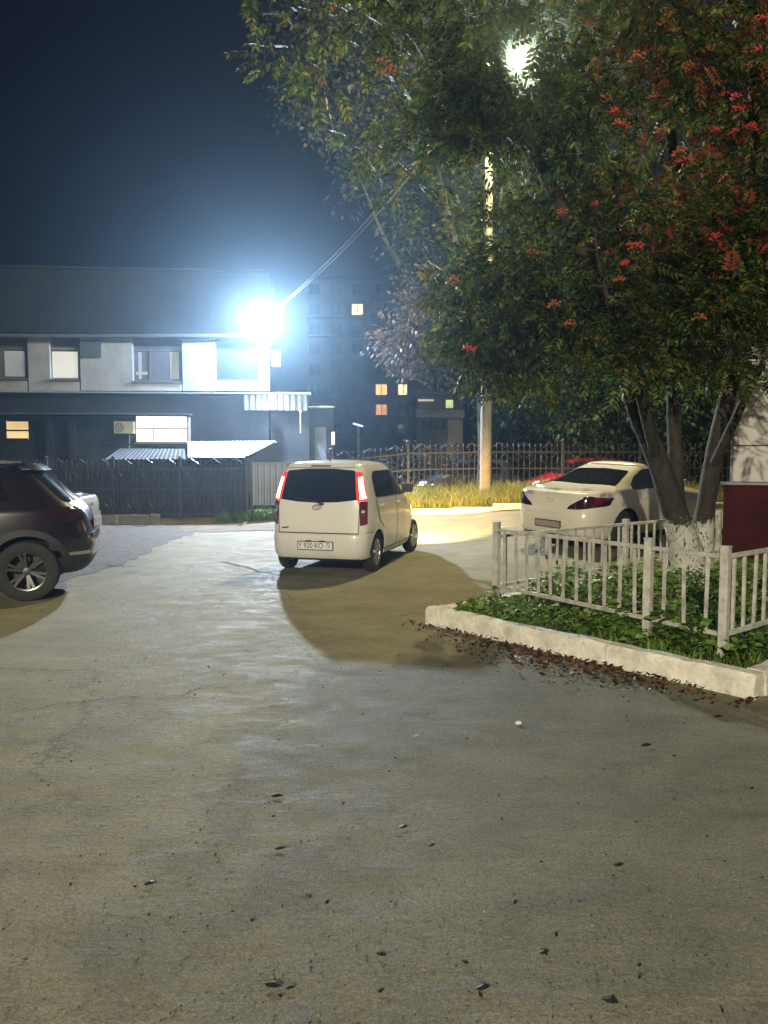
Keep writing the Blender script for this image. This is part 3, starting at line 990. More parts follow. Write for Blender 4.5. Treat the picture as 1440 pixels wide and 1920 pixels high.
# tall tree behind the fence, left part of the foliage
b2 = (3.2, 23.6, terrain(3.2, 23.6))
def EE(u, v, Y, ru, rv, ry, w):
    return E(u, v, Y, ru, rv, ry, w)
brown = lambda p: (lambda q: 700 < q[0] < 870 and 500 < q[1] < 740)(uv_of(p))
notbrown = lambda p: not brown(p)
tree('poplar_tree', 'tall dark poplar with withered lower leaves behind the road fence', b2,
     [([b2, (3.18, 23.6, 3), (2.8, 23.5, 6), (2.0, 23.4, 9), (1.3, 23.3, 12), (1.2, 23.3, 15.5)], [0.26, 0.22, 0.18, 0.14, 0.09, 0.03]),
      ([(3.05, 23.5, 4.2), (1.6, 23.2, 6.2), (0.2, 23.0, 8.0), (-0.9, 22.8, 10.5)], [0.12, 0.09, 0.06, 0.02]),
      ([(2.9, 23.5, 5.2), (3.3, 23.3, 7.5), (3.6, 23.0, 10.0)], [0.12, 0.08, 0.02])],
     [EE(700, 120, 23, 190, 190, 2.6, 26), EE(820, 330, 23, 130, 170, 2.4, 22), EE(690, 330, 23.2, 70, 90, 1.6, 4), EE(800, 600, 23, 80, 120, 1.8, 10), EE(950, 300, 23, 130, 220, 2.2, 16), EE(890, 560, 23, 80, 130, 1.8, 8), EE(650, -20, 23, 230, 130, 2.5, 14), EE(760, 640, 22.6, 50, 50, 1.0, 2)],
     [('crown', 'darkleaf', 1.0, notbrown), ('withered_leaves', 'brownleaf', 1.0, brown)], 430, 64, 0.165, spread=0.75, cull=lambda p: (Vector(p) - at(972, 101, gnd(910, 941).y - 1.3)).length < 5.2)
bgt = [(7.2, 26.5, 'leafy maple with a thin pale trunk behind the white sedan', [EE(1010, 690, 26, 130, 110, 1.8, 3), EE(1100, 760, 25.6, 90, 80, 1.5, 2)], 'bgleaf', (1128, 700)),
       (10.8, 27.5, 'dark leafy maple behind the road fence, seen between the rowan stems', [EE(1230, 700, 27, 140, 140, 2.0, 3), EE(1290, 800, 26.4, 80, 60, 1.2, 1)], 'bgleaf', (1262, 700)),
       (5.1, 30.0, 'dark bushy maple just right of the concrete lamp post, behind the fence', [EE(960, 720, 30, 90, 130, 2.0, 3), EE(900, 620, 30, 110, 100, 2.0, 2), EE(1000, 810, 29.6, 110, 50, 1.6, 1.5)], 'bgleaf', (950, 700)),
       (15.5, 27.0, 'maple crown showing above the pale kiosk wall', [EE(1440, 640, 27, 160, 150, 2.2, 3)], 'bgleaf', (1440, 700))]
for (x, y, lab, el, mt, _) in bgt:
    z = terrain(x, y)
    tree('maple_tree', lab, (x, y, z), [([(x, y, z), (x + .1, y, z + 2), (x, y - .1, z + 4.5), (x - .2, y, z + 7)], [0.13, 0.11, 0.08, 0.03])], el,
         [('crown', mt, 1.0, None)], 150, 44, 0.2, 'maple trees behind the road fence', spread=0.7, trunkmat='bark_dark')
# low shrubs behind the fence on the right and a bush by the gate
def shrub(label, c, r, n, lsize, mat, grp):
    t = thing('shrub', label, 'shrub', (c[0], c[1], terrain(c[0], c[1])), 0, grp)
    s = Skeleton()
    for k in range(4):
        a = random.uniform(0, 6.28)
        s.limb([(c[0], c[1], terrain(*c[:2])), (c[0] + .15 * math.cos(a), c[1] + .15 * math.sin(a), terrain(*c[:2]) + r[2]), (c[0] + .4 * r[0] * math.cos(a), c[1] + .4 * r[1] * math.sin(a), terrain(*c[:2]) + 1.5 * r[2])], [0.03, 0.02, 0.008], n=5)
    T = in_ellipsoids(n, [((c[0], c[1], terrain(*c[:2]) + r[2]), r, 1)], 0.3)
    s.reach(T, 0.015, 4)
    part('stem', s.mb, M['bark_dark'], t)
    c0 = np.repeat(T, 26, 0)
    off = rand_dirs(len(c0)) * (RNG.uniform(0, 1, len(c0)) ** 0.5)[:, None] * 0.35
    V, Q = simple_leaves(c0 + off, unit(off + rand_dirs(len(c0)) * 0.2), RNG.uniform(0.7, 1.3, len(c0)) * lsize)
    o = fast_mesh('foliage', V - np.array(t.location), Q, M[mat], t); o['kind'] = 'stuff'
for lab, u, Y, r, mt in [('dark shrub behind the fence, left of the lamp post', 830, 26, (1.6, 0.8, 1.2), 'darkleaf'), ('dark shrub behind the white minivan roof', 690, 27, (1.5, 0.8, 0.9), 'darkleaf'),
                         ('shrub behind the fence, above the red car', 1050, 28.5, (2.2, .8, 1.3), 'bgleaf'), ('shrub behind the fence, right of the white sedan roof', 1230, 26, (2.0, .8, 1.1), 'bgleaf')]:
    shrub(lab, ((u - 720) / F * Y, Y), r, 46, 0.13, mt, 'shrubs behind the road fence')

# ------------------------------------------------------------------ bed plants, grass, litter
def inside_bed(p):
    q = Vector((p[0], p[1], 0)) - A
    # solve q = a*ab + b*dd
    det = ab.x * dd.y - ab.y * dd.x
    a = (q.x * dd.y - q.y * dd.x) / det
    b = (ab.x * q.y - ab.y * q.x) / det
    return 0.17 < a < LB - 0.17 and 0.2 < b < 5.1
Ps, Ds, Ls = [], [], []
n_pl = 0
def weed_plant(x, y, h, n, ls):
    global Ps, Ds, Ls
    t = RNG.uniform(0.1, 1, n)
    a = RNG.uniform(0, 2 * np.pi, n)
    r = (1 - t * 0.55) * h * 0.5
    base = np.stack([x + np.cos(a) * 0.02, y + np.sin(a) * 0.02, BEDZ + t * h], 1)
    d = np.stack([np.cos(a), np.sin(a), RNG.uniform(0.0, 0.8, n)], 1)
    Ps.append(base + unit(d) * (r * RNG.uniform(0, .7, n))[:, None]); Ds.append(unit(d)); Ls.append(RNG.uniform(0.6, 1.2, n) * ls)
while n_pl < 760:
    a, b = random.uniform(0.1, LB), random.uniform(0.1, 5.1)
    p = A + ab * a + dd * b
    if not inside_bed(p): continue
    edge = b < 0.85
    h = random.uniform(0.06, 0.14) if edge else random.uniform(0.10, 0.26)
    weed_plant(p.x, p.y, h, random.randint(7, 14), random.uniform(0.06, 0.11))
    n_pl += 1
for (u, v, h) in [(1062, 1135, 0.44), (1045, 1138, 0.34), (1085, 1130, 0.36), (1075, 1150, 0.3), (1170, 1185, 0.26), (1280, 1190, 0.26), (1245, 1205, 0.3), (1010, 1130, 0.24), (1300, 1225, 0.22)]:
    p = gnd(u, v, 0.13)
    weed_plant(p.x, p.y, h, 46, 0.10)
V, Q = simple_leaves(np.concatenate(Ps), np.concatenate(Ds), np.concatenate(Ls), 0.3, 0.25)
tag(fast_mesh('bed_weeds', V, Q, M['weed']), 'low leafy green weeds filling the fenced bed', 'weeds', kind='stuff')

def grass(name, n, sampler, hmin, hmax, mat, label):
    P = np.array([sampler() for _ in range(n)])
    h = RNG.uniform(hmin, hmax, n)
    a = RNG.uniform(0, 2 * np.pi, n)
    w = RNG.uniform(0.006, 0.014, n)
    lean = RNG.normal(0, 0.42, (n, 2)) * h[:, None]
    h *= RNG.uniform(0.5, 1.0, n)
    s = np.stack([np.cos(a) * w, np.sin(a) * w, np.zeros(n)], 1)
    mid = P + np.concatenate([lean * 0.35, (h * 0.6)[:, None]], 1)
    top = P + np.concatenate([lean, h[:, None]], 1)
    V = np.stack([P - s, P + s, mid + s * .7, mid - s * .7, top], 1).reshape(-1, 3)
    k = np.arange(n) * 5
    Q = np.concatenate([np.stack([k, k + 1, k + 2, k + 3], 1), np.stack([k + 3, k + 2, k + 4, k + 4], 1)])
    Q[n:, 3] = Q[n:, 2]
    # triangles for the tips
    me = bpy.data.meshes.new(name)
    faces = [tuple(q) for q in Q[:n]] + [tuple(q[:3]) for q in Q[n:]]
    me.from_pydata([tuple(v) for v in V], [], faces)
    me.materials.append(M[mat])
    return tag(link(bpy.data.objects.new(name, me)), label, 'grass', kind='stuff')
def vs_():
    x = random.uniform(0.2, 9.0); y = random.uniform(18.5, 22.3)
    return (x, y, terrain(x, y) + 0.01)
grass('verge_grass', 24000, vs_, 0.12, 0.62, 'grass', 'tall bright yellow grass on the verge round the lamp post')
def vg_():
    x = random.uniform(-4.4, -1.4); y = random.uniform(19.0, 20.6) 
    return (x, y, terrain(x, y) + 0.01)
grass('gate_grass', 2500, vg_, 0.08, 0.4, 'weed', 'dark uncut grass in front of the corrugated gate')

def bg_():
    while True:
        a = random.uniform(0.1, LB); b = random.uniform(0.16, 1.0) if random.random() < .6 else random.uniform(.2, 5)
        p = A + ab * a + dd * b
        if inside_bed(p): return (p.x, p.y, BEDZ)
grass('bed_grass', 4000, bg_, 0.04, 0.12, 'weed', 'short green grass between the weeds of the fenced bed')
# leaf litter against the kerb
Ps, Ds, Ls = [], [], []
for k in range(1300):
    t = min(1.0, max(-0.05, random.gauss(0.5, 0.24))); dist = abs(random.gauss(0.03, 0.2)) + 0.015
    dist *= (0.6 + 0.8 * math.sin(min(1, max(0, t)) * math.pi))
    p = A + ab * (t * LB) - inward_of(ab, dd) * dist
    a = random.uniform(0, 6.28)
    Ps.append((p.x, p.y, random.uniform(0.006, 0.03))); Ds.append((math.cos(a), math.sin(a), random.uniform(-0.05, 0.35))); Ls.append(random.uniform(0.02, 0.062))
V, Q = simple_leaves(np.array(Ps), unit(np.array(Ds)), np.array(Ls), 0.22, -0.1)
V[:, 2] = np.maximum(V[:, 2], 0.004)
tag(fast_mesh('leaf_litter', V, Q, M['litter']), 'drift of red and brown fallen leaves along the kerb foot', 'leaf litter', kind='stuff')
Ps, Ds, Ls = [], [], []
for k in range(420):
    y = 2.0 + 9 * random.random() ** 1.3; x = random.uniform(-0.52, 0.52) * y
    if inside_bed((x, y)): continue
    a = random.uniform(0, 6.28)
    Ps.append((x, y, 0.006)); Ds.append((math.cos(a), math.sin(a), random.uniform(0, .3))); Ls.append(random.uniform(0.008, 0.028))
V, Q = simple_leaves(np.array(Ps), unit(np.array(Ds)), np.array(Ls), 0.25, -0.1)
V[:, 2] = np.maximum(V[:, 2], 0.004)
tag(fast_mesh('ground_debris', V, Q, M['deadleaf']), 'tiny dark crumbs and leaf bits strewn over the asphalt', 'debris', kind='stuff')
P_ = []
n_ = 5200
yy = 1.7 + 7.5 * RNG.uniform(0, 1, n_) ** 1.7
xx = RNG.uniform(-0.54, 0.54, n_) * yy
okk = np.array([not inside_bed((a, b)) for a, b in zip(xx, yy)])
xx, yy = xx[okk], yy[okk]; n_ = len(xx)
sz = RNG.uniform(0.0012, 0.0048, n_) * (1 + 0.7 * (RNG.uniform(0, 1, n_) > 0.96))
oct_ = np.array([(1, 0, 0), (0, 1, 0), (-1, 0, 0), (0, -1, 0), (0, 0, .8), (0, 0, -.8)], float)
V = np.stack([xx, yy, sz * 0.5], 1)[:, None, :] + oct_[None] * sz[:, None, None] * RNG.uniform(0.6, 1.3, (n_, 6, 1))
T = np.array([(0, 1, 4), (1, 2, 4), (2, 3, 4), (3, 0, 4), (1, 0, 5), (2, 1, 5), (3, 2, 5), (0, 3, 5)])
T = (T[None] + (np.arange(n_) * 6)[:, None, None]).reshape(-1, 3)
tag(fast_mesh('grit', V.reshape(-1, 3), T, leafmat('grit_stone', [(0.0, (0.03, 0.028, 0.024)), (0.6, (0.12, 0.115, 0.1)), (1.0, (0.34, 0.33, 0.3))], 0.0, 0.8)), 'loose grit scattered over the asphalt', 'grit', kind='stuff')
leaf_spots = [(512, 1848, .062, 'long dark leaf lying at the very bottom edge of the asphalt'), (545, 1852, .035, 'small curled leaf beside the long dark leaf at the bottom edge'), (281, 1657, .05, 'crumpled dark leaf alone on the left foreground asphalt'),
              (526, 1591, .055, 'dark folded leaf on the asphalt in line with the minivan plate'), (757, 1551, .05, 'flat dark leaf on the middle of the foreground asphalt, farther of a pair'), (809, 1585, .04, 'small black leaf on the middle of the asphalt, nearer of a pair'),
              (715, 1790, .04, 'tiny upright dark leaf near the bottom middle of the picture'), (1160, 1622, .05, 'dark leaf on the right foreground asphalt'), (1145, 1878, .05, 'dark leaf in the lower right corner, nearest to the camera'),
              (1347, 1344, .07, 'dark leaf lying just in front of the kerb corner'), (1212, 1398, .08, 'long thin leaf in front of the kerb, left of its corner'), (1020, 1786, .04, 'small dark leaf right of the bottom middle'), (905, 1853, .05, 'brownish leaf at the bottom, right of centre'), (520, 1493, .07, 'thin twig like leaf on the asphalt left of centre')]
for u, v, s, lab in leaf_spots:
    p = gnd(u, v, 0.006)
    a = random.uniform(-0.5, 0.5)
    mb = MB()
    c, si = math.cos(a), math.sin(a)
    prof = [(-.5, 0, .004), (-.2, .22, .012), (.15, .24, .02), (.5, 0, .012), (.15, -.2, .01), (-.2, -.2, .006)]
    vs = [(x * s * c - y * s * si, x * s * si + y * s * c, z * s * 6) for x, y, z in prof] + [(0, 0, .02 * s * 9)]
    mb.add([(p.x + x, p.y + y, p.z + z) for x, y, z in vs], [(6, i, (i + 1) % 6) for i in range(6)])
    o = part('fallen_leaf', mb, M['deadleaf'])
    me = o.data
    off = Vector(p)
    me.transform(Matrix.Translation(-off)); o.location = off
    tag(o, lab, 'leaf', 'single leaves on the asphalt')
p = gnd(972, 1357, 0.006)
mb = MB(); mb.box((0, 0, 0.006), (0.03, 0.022, 0.012), 0.5)
o = part('paper_scrap', mb, M['paper']); o.location = p
tag(o, 'small white scrap of paper on the asphalt before the kerb', 'litter')

# ------------------------------------------------------------------ car building
def outline(z, yr, yf, hw, pr, pf, n=168):
    mid = (yr + yf) / 2; half = (yf - yr) / 2
    th = np.linspace(0, 2 * np.pi, 721)
    c, s = np.cos(th), np.sin(th)
    p = np.where(s < 0, pr, pf)
    x = hw * np.sign(c) * np.abs(c) ** (2 / p)
    y = mid + half * np.sign(s) * np.abs(s) ** (2 / p)
    dl = np.hypot(np.diff(x), np.diff(y)); L = np.concatenate([[0], np.cumsum(dl)])
    t = np.linspace(0, L[-1], n + 1)[:-1]
    return np.interp(t, L, x), np.interp(t, L, y)
def smooth_interp(z, zs, vals):
    """monotone cubic through control points"""
    zs = np.array(zs, float); v = np.array(vals, float)
    h = np.diff(zs); d = np.diff(v) / h
    m = np.zeros(len(v)); m[0] = d[0]; m[-1] = d[-1]
    for i in range(1, len(v) - 1):
        m[i] = 0 if d[i - 1] * d[i] <= 0 else 3 * (h[i - 1] + h[i]) / ((2 * h[i] + h[i - 1]) / d[i - 1] + (h[i] + 2 * h[i - 1]) / d[i])
    i = int(np.clip(np.searchsorted(zs, z) - 1, 0, len(h) - 1))
    t = np.clip((z - zs[i]) / h[i], 0, 1)
    return float((2 * t ** 3 - 3 * t ** 2 + 1) * v[i] + (t ** 3 - 2 * t ** 2 + t) * h[i] * m[i] + (-2 * t ** 3 + 3 * t ** 2) * v[i + 1] + (t ** 3 - t ** 2) * h[i] * m[i + 1])
def car_shell(S):
    zs = list(np.arange(S['z0'], S['zr'], 0.022)) + [S['zr']]
    zs += [z for z in S.get('extra', [])]
    zs = sorted(set(round(z, 4) for z in zs))
    V = []; nl = 0; n = 168
    for z in zs:
        yr = smooth_interp(z, *S['rear']); yf = smooth_interp(z, *S['front']); hw = smooth_interp(z, *S['hw'])
        x, y = outline(z, yr, yf, hw, S['pr'], S['pf'])
        V.append(np.stack([x, y, np.full(n, z)], 1)); nl += 1
    yr = smooth_interp(S['zr'], *S['rear']); yf = smooth_interp(S['zr'], *S['front']); hw = smooth_interp(S['zr'], *S['hw'])
    for k in range(1, 11):
        a = k / 10.5 * math.pi / 2
        sc_ = math.cos(a)
        z = S['zr'] + (S['zt'] - S['zr']) * math.sin(a)
        m = (yr * 0.55 + yf * 0.45)
        x, y = outline(z, m + (yr - m) * sc_, m + (yf - m) * sc_, hw * sc_, S['pr'], S['pf'])
        V.append(np.stack([x, y, np.full(n, z)], 1)); nl += 1
    V = np.concatenate(V)
    fs = []
    for i in range(nl - 1):
        for k in range(n):
            k2 = (k + 1) % n
            fs.append((i * n + k, i * n + k2, (i + 1) * n + k2, (i + 1) * n + k))
    fs.append(tuple(range(n - 1, -1, -1)))
    fs.append(tuple(range((nl - 1) * n, nl * n)))
    return [tuple(p) for p in V], fs
def rpoly(pts, r, k=5):
    """round the corners of a 2D polygon"""
    out = []
    n = len(pts)
    for i in range(n):
        p = Vector(pts[i]).to_2d(); a = Vector(pts[i - 1]).to_2d(); b = Vector(pts[(i + 1) % n]).to_2d()
        ri = r[i] if hasattr(r, '__len__') else r
        da, db = (a - p), (b - p)
        rr = min(ri, da.length * 0.45, db.length * 0.45)
        if rr < 1e-4:
            out.append(p); continue
        s, e = p + da.normalized() * rr, p + db.normalized() * rr
        for j in range(k + 1):
            t = j / k
            out.append(s * (1 - t) ** 2 + p * 2 * t * (1 - t) + e * t * t)
    return out
AX = {'R': (1, 0, 0), 'L': (-1, 0, 0), 'B': (0, -1, 0), 'F': (0, 1, 0), 'T': (0, 0, 1)}
class Car:
    def __init__(s, name, label, cat, S, paint, loc, heading, wheels, group=None):
        s.S = S
        v, f = car_shell(S)
        s.bvh = BVHTree.FromPolygons([Vector(p) for p in v], f)
        s.root = thing(name, label, cat, loc, -heading, group)
        s.oy = S['origin']
        me = bpy.data.meshes.new('body')
        me.from_pydata(v, [], f)
        tmp = link(bpy.data.objects.new('body', me))
        cutters = []
        wr = S['wr']
        for (wy, rr) in wheels:
            mb = MB()
            mb.lathe([(0.001, -1.2), (rr + S.get('gap', 0.055), -1.2), (rr + S.get('gap', 0.055), 1.2), (0.001, 1.2)], (0, wy, rr), 'X', 40)
            # only the outer thirds are cut
            for sx in (-1, 1):
                mb2 = MB()
                g = rr + S.get('gap', 0.055)
                x0, x1 = sx * (S['track'] / 2 - 0.16), sx * 1.3
                mb2.lathe([(0.0005, x0), (g, x0), (g, x1), (0.0005, x1)], (0, wy, rr), 'X', 40)
                cm = mb2.mesh('cut', M['hole'])
                co = link(bpy.data.objects.new('cut', cm))
                cutters.append(co)
        me.materials.append(paint)
        for co in cutters:
            md = tmp.modifiers.new('b', 'BOOLEAN')
            md.operation = 'DIFFERENCE'
            md.object = co
            md.solver = 'EXACT'
        dg = bpy.context.evaluated_depsgraph_get()
        nm = bpy.data.meshes.new_from_object(tmp.evaluated_get(dg))
        nm.name = 'body'
        bpy.data.objects.remove(tmp)
        for co in cutters:
            bpy.data.objects.remove(co)
        nm.materials.clear()
        nm.materials.append(paint); nm.materials.append(M['hole'])
        idx = []
        for p in nm.polygons:
            c = p.center
            hole = c.z < S['z0'] + 0.03
            for (wy, rr) in wheels:
                d = math.hypot(c.y - wy, c.z - rr)
                if abs(d - (rr + S.get('gap', 0.055))) < 0.02 and abs(p.normal.x) < 0.4 or (d < rr + S.get('gap', 0.055) - 0.01):
                    hole = True
            idx.append(1 if hole else 0)
        nm.polygons.foreach_set('material_index', idx)
        nm.polygons.foreach_set('use_smooth', [True] * len(nm.polygons))
        nm.set_sharp_from_angle(angle=R(40))
        nm.transform(Matrix.Translation((0, -s.oy, 0)))
        s.body = link(bpy.data.objects.new('body', nm))
        s.body.parent = s.root
        s.paint = paint
    def hit(s, ax, a, b):
        d = Vector(AX[ax])
        if ax in 'RL':
            o = d * 3 + Vector((0, a, b))
        elif ax in 'BF':
            o = Vector((a, 0, b)) + d * 9
        else:
            o = Vector((a, b, 4))
        h = s.bvh.ray_cast(o, -d)
        return h[0], h[1]
    def patch(s, name, poly, ax, mat, off=0.005, depth=0.02, step=0.07, parent=None, along=None, label=None):
        bm = bmesh.new()
        vs = [bm.verts.new((p[0], p[1], 0)) for p in poly]
        bm.faces.new(vs)
        xs_ = [p[0] for p in poly]; ys_ = [p[1] for p in poly]
        for x in np.arange(min(xs_) + step * .5, max(xs_), step):
            bmesh.ops.bisect_plane(bm, geom=bm.verts[:] + bm.edges[:] + bm.faces[:], plane_co=(x, 0, 0), plane_no=(1, 0, 0))
        for y in np.arange(min(ys_) + step * .5, max(ys_), step):
            bmesh.ops.bisect_plane(bm, geom=bm.verts[:] + bm.edges[:] + bm.faces[:], plane_co=(0, y, 0), plane_no=(0, 1, 0))
        d = Vector(AX[ax])
        bad = []
        last = None
        for v in bm.verts:
            h, n = s.hit(ax, v.co.x, v.co.y)
            if h is None:
                bad.append(v); continue
            k = n if along == 'n' else (d * 0.75 + n * 0.5).normalized()
            v.co = h + k * off
        if bad:
            bmesh.ops.delete(bm, geom=bad, context='VERTS')
        bmesh.ops.recalc_face_normals(bm, faces=bm.faces)
        if bm.faces:
            bm.faces.ensure_lookup_table()
            f0 = max(bm.faces, key=lambda f: f.calc_area())
            if f0.normal.dot(d) < 0:
                bmesh.ops.reverse_faces(bm, faces=bm.faces)
        be = [e for e in bm.edges if e.is_boundary]
        ex = bmesh.ops.extrude_edge_only(bm, edges=be)
        nv = [g for g in ex['geom'] if isinstance(g, bmesh.types.BMVert)]
        bmesh.ops.translate(bm, vec=-d * depth, verts=nv)
        bmesh.ops.recalc_face_normals(bm, faces=bm.faces)
        bm.transform(Matrix.Translation((0, -s.oy, 0)))
        me = bpy.data.meshes.new(name)
        bm.to_mesh(me); bm.free()
        me.materials.append(mat)
        me.polygons.foreach_set('use_smooth', [True] * len(me.polygons))
        me.set_sharp_from_angle(angle=R(42))
        o = link(bpy.data.objects.new(name, me))
        o.parent = parent or s.root
        if label: o['label'] = label
        return o
    def add(s, name, mb, mat, parent=None, smooth=False, bevel=0.0):
        me = mb.mesh(name, mat, (0, s.oy, 0), smooth, bevel)
        o = link(bpy.data.objects.new(name, me))
        o.parent = parent or s.root
        return o
    def wheel(s, side, wy, rr, style='five', width=0.17, steer=0.0):
        x = side * (s.S['track'] / 2)
        w = link(bpy.data.objects.new('wheel', None))
        w.empty_display_size = 0.1
        w.parent = s.root
        w.location = (x, wy - s.oy, rr)
        w.rotation_euler = (0, 0, -steer)
        o_ = side
        hw_ = width / 2
        rim_r = rr * (0.66 if style != 'suv' else 0.64)
        mb = MB()
        prof = [(rim_r, -hw_ * .8), (rr * .86, -hw_), (rr * .965, -hw_ * .88), (rr, -hw_ * .6), (rr, hw_ * .6), (rr * .965, hw_ * .88), (rr * .86, hw_), (rim_r, hw_ * .8)]
        mb.lathe([(r_, h * o_) for r_, h in prof], (0, 0, 0), 'X', 36, closed=True)
        for k in range(36):      # tread blocks
            a = 2 * math.pi * k / 36
            mb.bar((-hw_ * .55, math.cos(a) * rr * .999, math.sin(a) * rr * .999), (hw_ * .55, math.cos(a) * rr * .999, math.sin(a) * rr * .999), 0.03, 0.006, up=(0, math.cos(a), math.sin(a)))
        t = part('tyre', mb, M['rubber'], w, local=True, smooth=True)
        mb = MB()
        mb.lathe([(rim_r * 1.01, hw_ * .8 * o_), (rim_r * .97, hw_ * .82 * o_), (rim_r * .93, hw_ * .55 * o_), (rim_r * .9, -hw_ * .6 * o_), (0.01, -hw_ * .6 * o_)], (0, 0, 0), 'X', 32)
        part('barrel', mb, M['rim_dark'], w, local=True, smooth=True)
        mb = MB()
        mb.lathe([(rim_r * 1.02, hw_ * .78 * o_), (rim_r * 1.0, hw_ * .9 * o_), (rim_r * .93, hw_ * .86 * o_), (rim_r * .92, hw_ * .7 * o_)], (0, 0, 0), 'X', 36)
        ns = {'five': 7, 'suv': 6, 'ten': 10}[style]
        for k in range(ns):
            a = 2 * math.pi * k / ns + 0.3
            for da in ((-0.09, 0.09) if style == 'suv' else (0,)):
                a2 = a + da * 1.6
                p0 = Vector((hw_ * .62 * o_, math.cos(a + da * 0.6) * rim_r * .16, math.sin(a + da * 0.6) * rim_r * .16))
                p1 = Vector((hw_ * .82 * o_, math.cos(a2) * rim_r * .95, math.sin(a2) * rim_r * .95))
                mb.bar(p0, p1, 0.03 if style == 'suv' else 0.042, 0.022, up=(1, 0, 0))
        mb.lathe([(rim_r * .22, hw_ * .55 * o_), (rim_r * .2, hw_ * .78 * o_), (0.004, hw_ * .82 * o_)], (0, 0, 0), 'X', 16)
        part('rim', mb, M['alloy_dark'] if style == 'suv' else M['alloy'], w, local=True, smooth=True)
        return w
def ellipse(cx, cy, rx, ry, n=28, rot=0.0):
    c, s = math.cos(rot), math.sin(rot)
    return [(cx + rx * math.cos(t) * c - ry * math.sin(t) * s, cy + rx * math.cos(t) * s + ry * math.sin(t) * c) for t in [2 * math.pi * i / n for i in range(n)]]
def strip2d(pts, w):
    """thin polygon following a polyline"""
    L_, R_ = [], []
    P = [Vector(p).to_2d() for p in pts]
    for i, p in enumerate(P):
        d = (P[min(i + 1, len(P) - 1)] - P[max(i - 1, 0)]).normalized()
        n = Vector((-d.y, d.x))
        ww = w[i] if hasattr(w, '__len__') else w
        L_.append(p + n * ww / 2); R_.append(p - n * ww / 2)
    return L_ + R_[::-1]
def text_mesh(txt, size, mat, name, parent, loc, rx=R(90), extrude=0.0006, sx=1.0):
    cu = bpy.data.curves.new(name, 'FONT')
    cu.body = txt
    cu.size = size
    cu.extrude = extrude
    cu.align_x = 'CENTER'; cu.align_y = 'CENTER'
    tmp = link(bpy.data.objects.new(name, cu))
    dg = bpy.context.evaluated_depsgraph_get()
    me = bpy.data.meshes.new_from_object(tmp.evaluated_get(dg))
    bpy.data.objects.remove(tmp)
    me.materials.clear(); me.materials.append(mat)
    me.transform(Matrix.Translation(loc) @ Matrix.Rotation(rx, 4, 'X') @ Matrix.Diagonal((sx, 1, 1, 1)))
    o = link(bpy.data.objects.new(name, me))
    o.parent = parent
    return o

# --- white minivan, brake lights lit, headlights on the verge
RW = 0.285
SV = dict(z0=0.2, zr=1.53, zt=1.625, track=1.30, wr=RW, origin=0.56, pr=9.5, pf=4.2,
          rear=([0.2, 0.27, 0.4, 0.54, 0.575, 0.60, 0.8, 1.0, 1.2, 1.45, 1.53], [0.07, 0.015, 0.0, 0.0, 0.012, 0.038, 0.045, 0.055, 0.10, 0.19, 0.235]),
          front=([0.2, 0.3, 0.45, 0.65, 0.8, 0.92, 1.0, 1.06, 1.3, 1.48, 1.53], [3.28, 3.36, 3.395, 3.38, 3.30, 3.08, 2.85, 2.70, 2.34, 2.06, 1.94]),
          hw=([0.2, 0.28, 0.5, 0.7, 0.95, 1.06, 1.3, 1.48, 1.53], [0.69, 0.725, 0.752, 0.755, 0.742, 0.725, 0.675, 0.62, 0.585]), gap=0.05)
rl = gnd(540, 1068); rrw = gnd(706, 1069)
head_v = R(15.0)
axle = Vector((-0.80, 10.92, 0))
van = Car('white_minivan', 'small white minivan with glowing tail lights and brake lamps, standing mid lot', 'car', SV, M['white_paint'], axle, head_v, [(0.56, RW), (3.01, RW)])
for sd in (-1, 1):
    van.wheel(sd, 0.56, RW, 'five', 0.16)
    van.wheel(sd, 3.01, RW, 'five', 0.16, steer=R(4))
# hatch with glass, lamps, badge
hatch = van.patch('tailgate', rpoly([(-0.585, 0.60), (0.585, 0.60), (0.60, 0.98), (0.575, 1.04), (-0.575, 1.04), (-0.60, 0.98)], 0.03), 'B', M['white_paint'], 0.006, 0.012)
van.patch('rear_window', rpoly([(-0.575, 1.065), (-0.30, 1.03), (0, 1.018), (0.30, 1.03), (0.575, 1.065), (0.512, 1.47), (0.2, 1.495), (-0.2, 1.495), (-0.512, 1.47)], [0.02, 0, 0, 0, 0.02, 0.05, 0, 0, 0.05]), 'B', M['carglass'], 0.010, 0.016)
sp_ = van.patch('roof_spoiler', rpoly([(-0.50, 1.505), (0.50, 1.505), (0.46, 1.555), (-0.46, 1.555)], 0.02), 'B', M['white_paint'], 0.05, 0.09)
van.patch('high_brake_lamp', rpoly([(-0.15, 1.515), (0.15, 1.515), (0.15, 1.535), (-0.15, 1.535)], 0.006), 'B', M['blk'], 0.053, 0.02)
for sx in (-1, 1):
    lo = [(0.610, 0.70), (0.695, 0.72), (0.690, 1.04), (0.605, 1.04)]
    up = [(0.566, 1.05), (0.688, 1.05), (0.640, 1.28), (0.588, 1.45), (0.508, 1.45)]  # inner edge widened over the glass to stand for the red halo
    hot = strip2d([(0.641, 1.075), (0.626, 1.14), (0.578, 1.38)], [0.074, 0.062, 0.048])
    l1 = van.patch('tail_light', rpoly([(sx * a, b) for a, b in lo], 0.015), 'B', M['red_lens'], 0.012, 0.05)
    l2 = van.patch('tail_light', rpoly([(sx * a, b) for a, b in up], 0.015), 'B', M['lens_glow'], 0.012, 0.05, label='upper tail light glowing red, its inner edge standing for the halo')
    van.patch('light_tube', rpoly([(sx * a, b) for a, b in hot], 0.008), 'B', M['lens_hot'], 0.018, 0.02, step=0.05, parent=l2)
    van.patch('reversing_lamp', ellipse(sx * 0.648, 0.90, 0.022, 0.02), 'B', M['acw'], 0.016, 0.01, parent=l1)
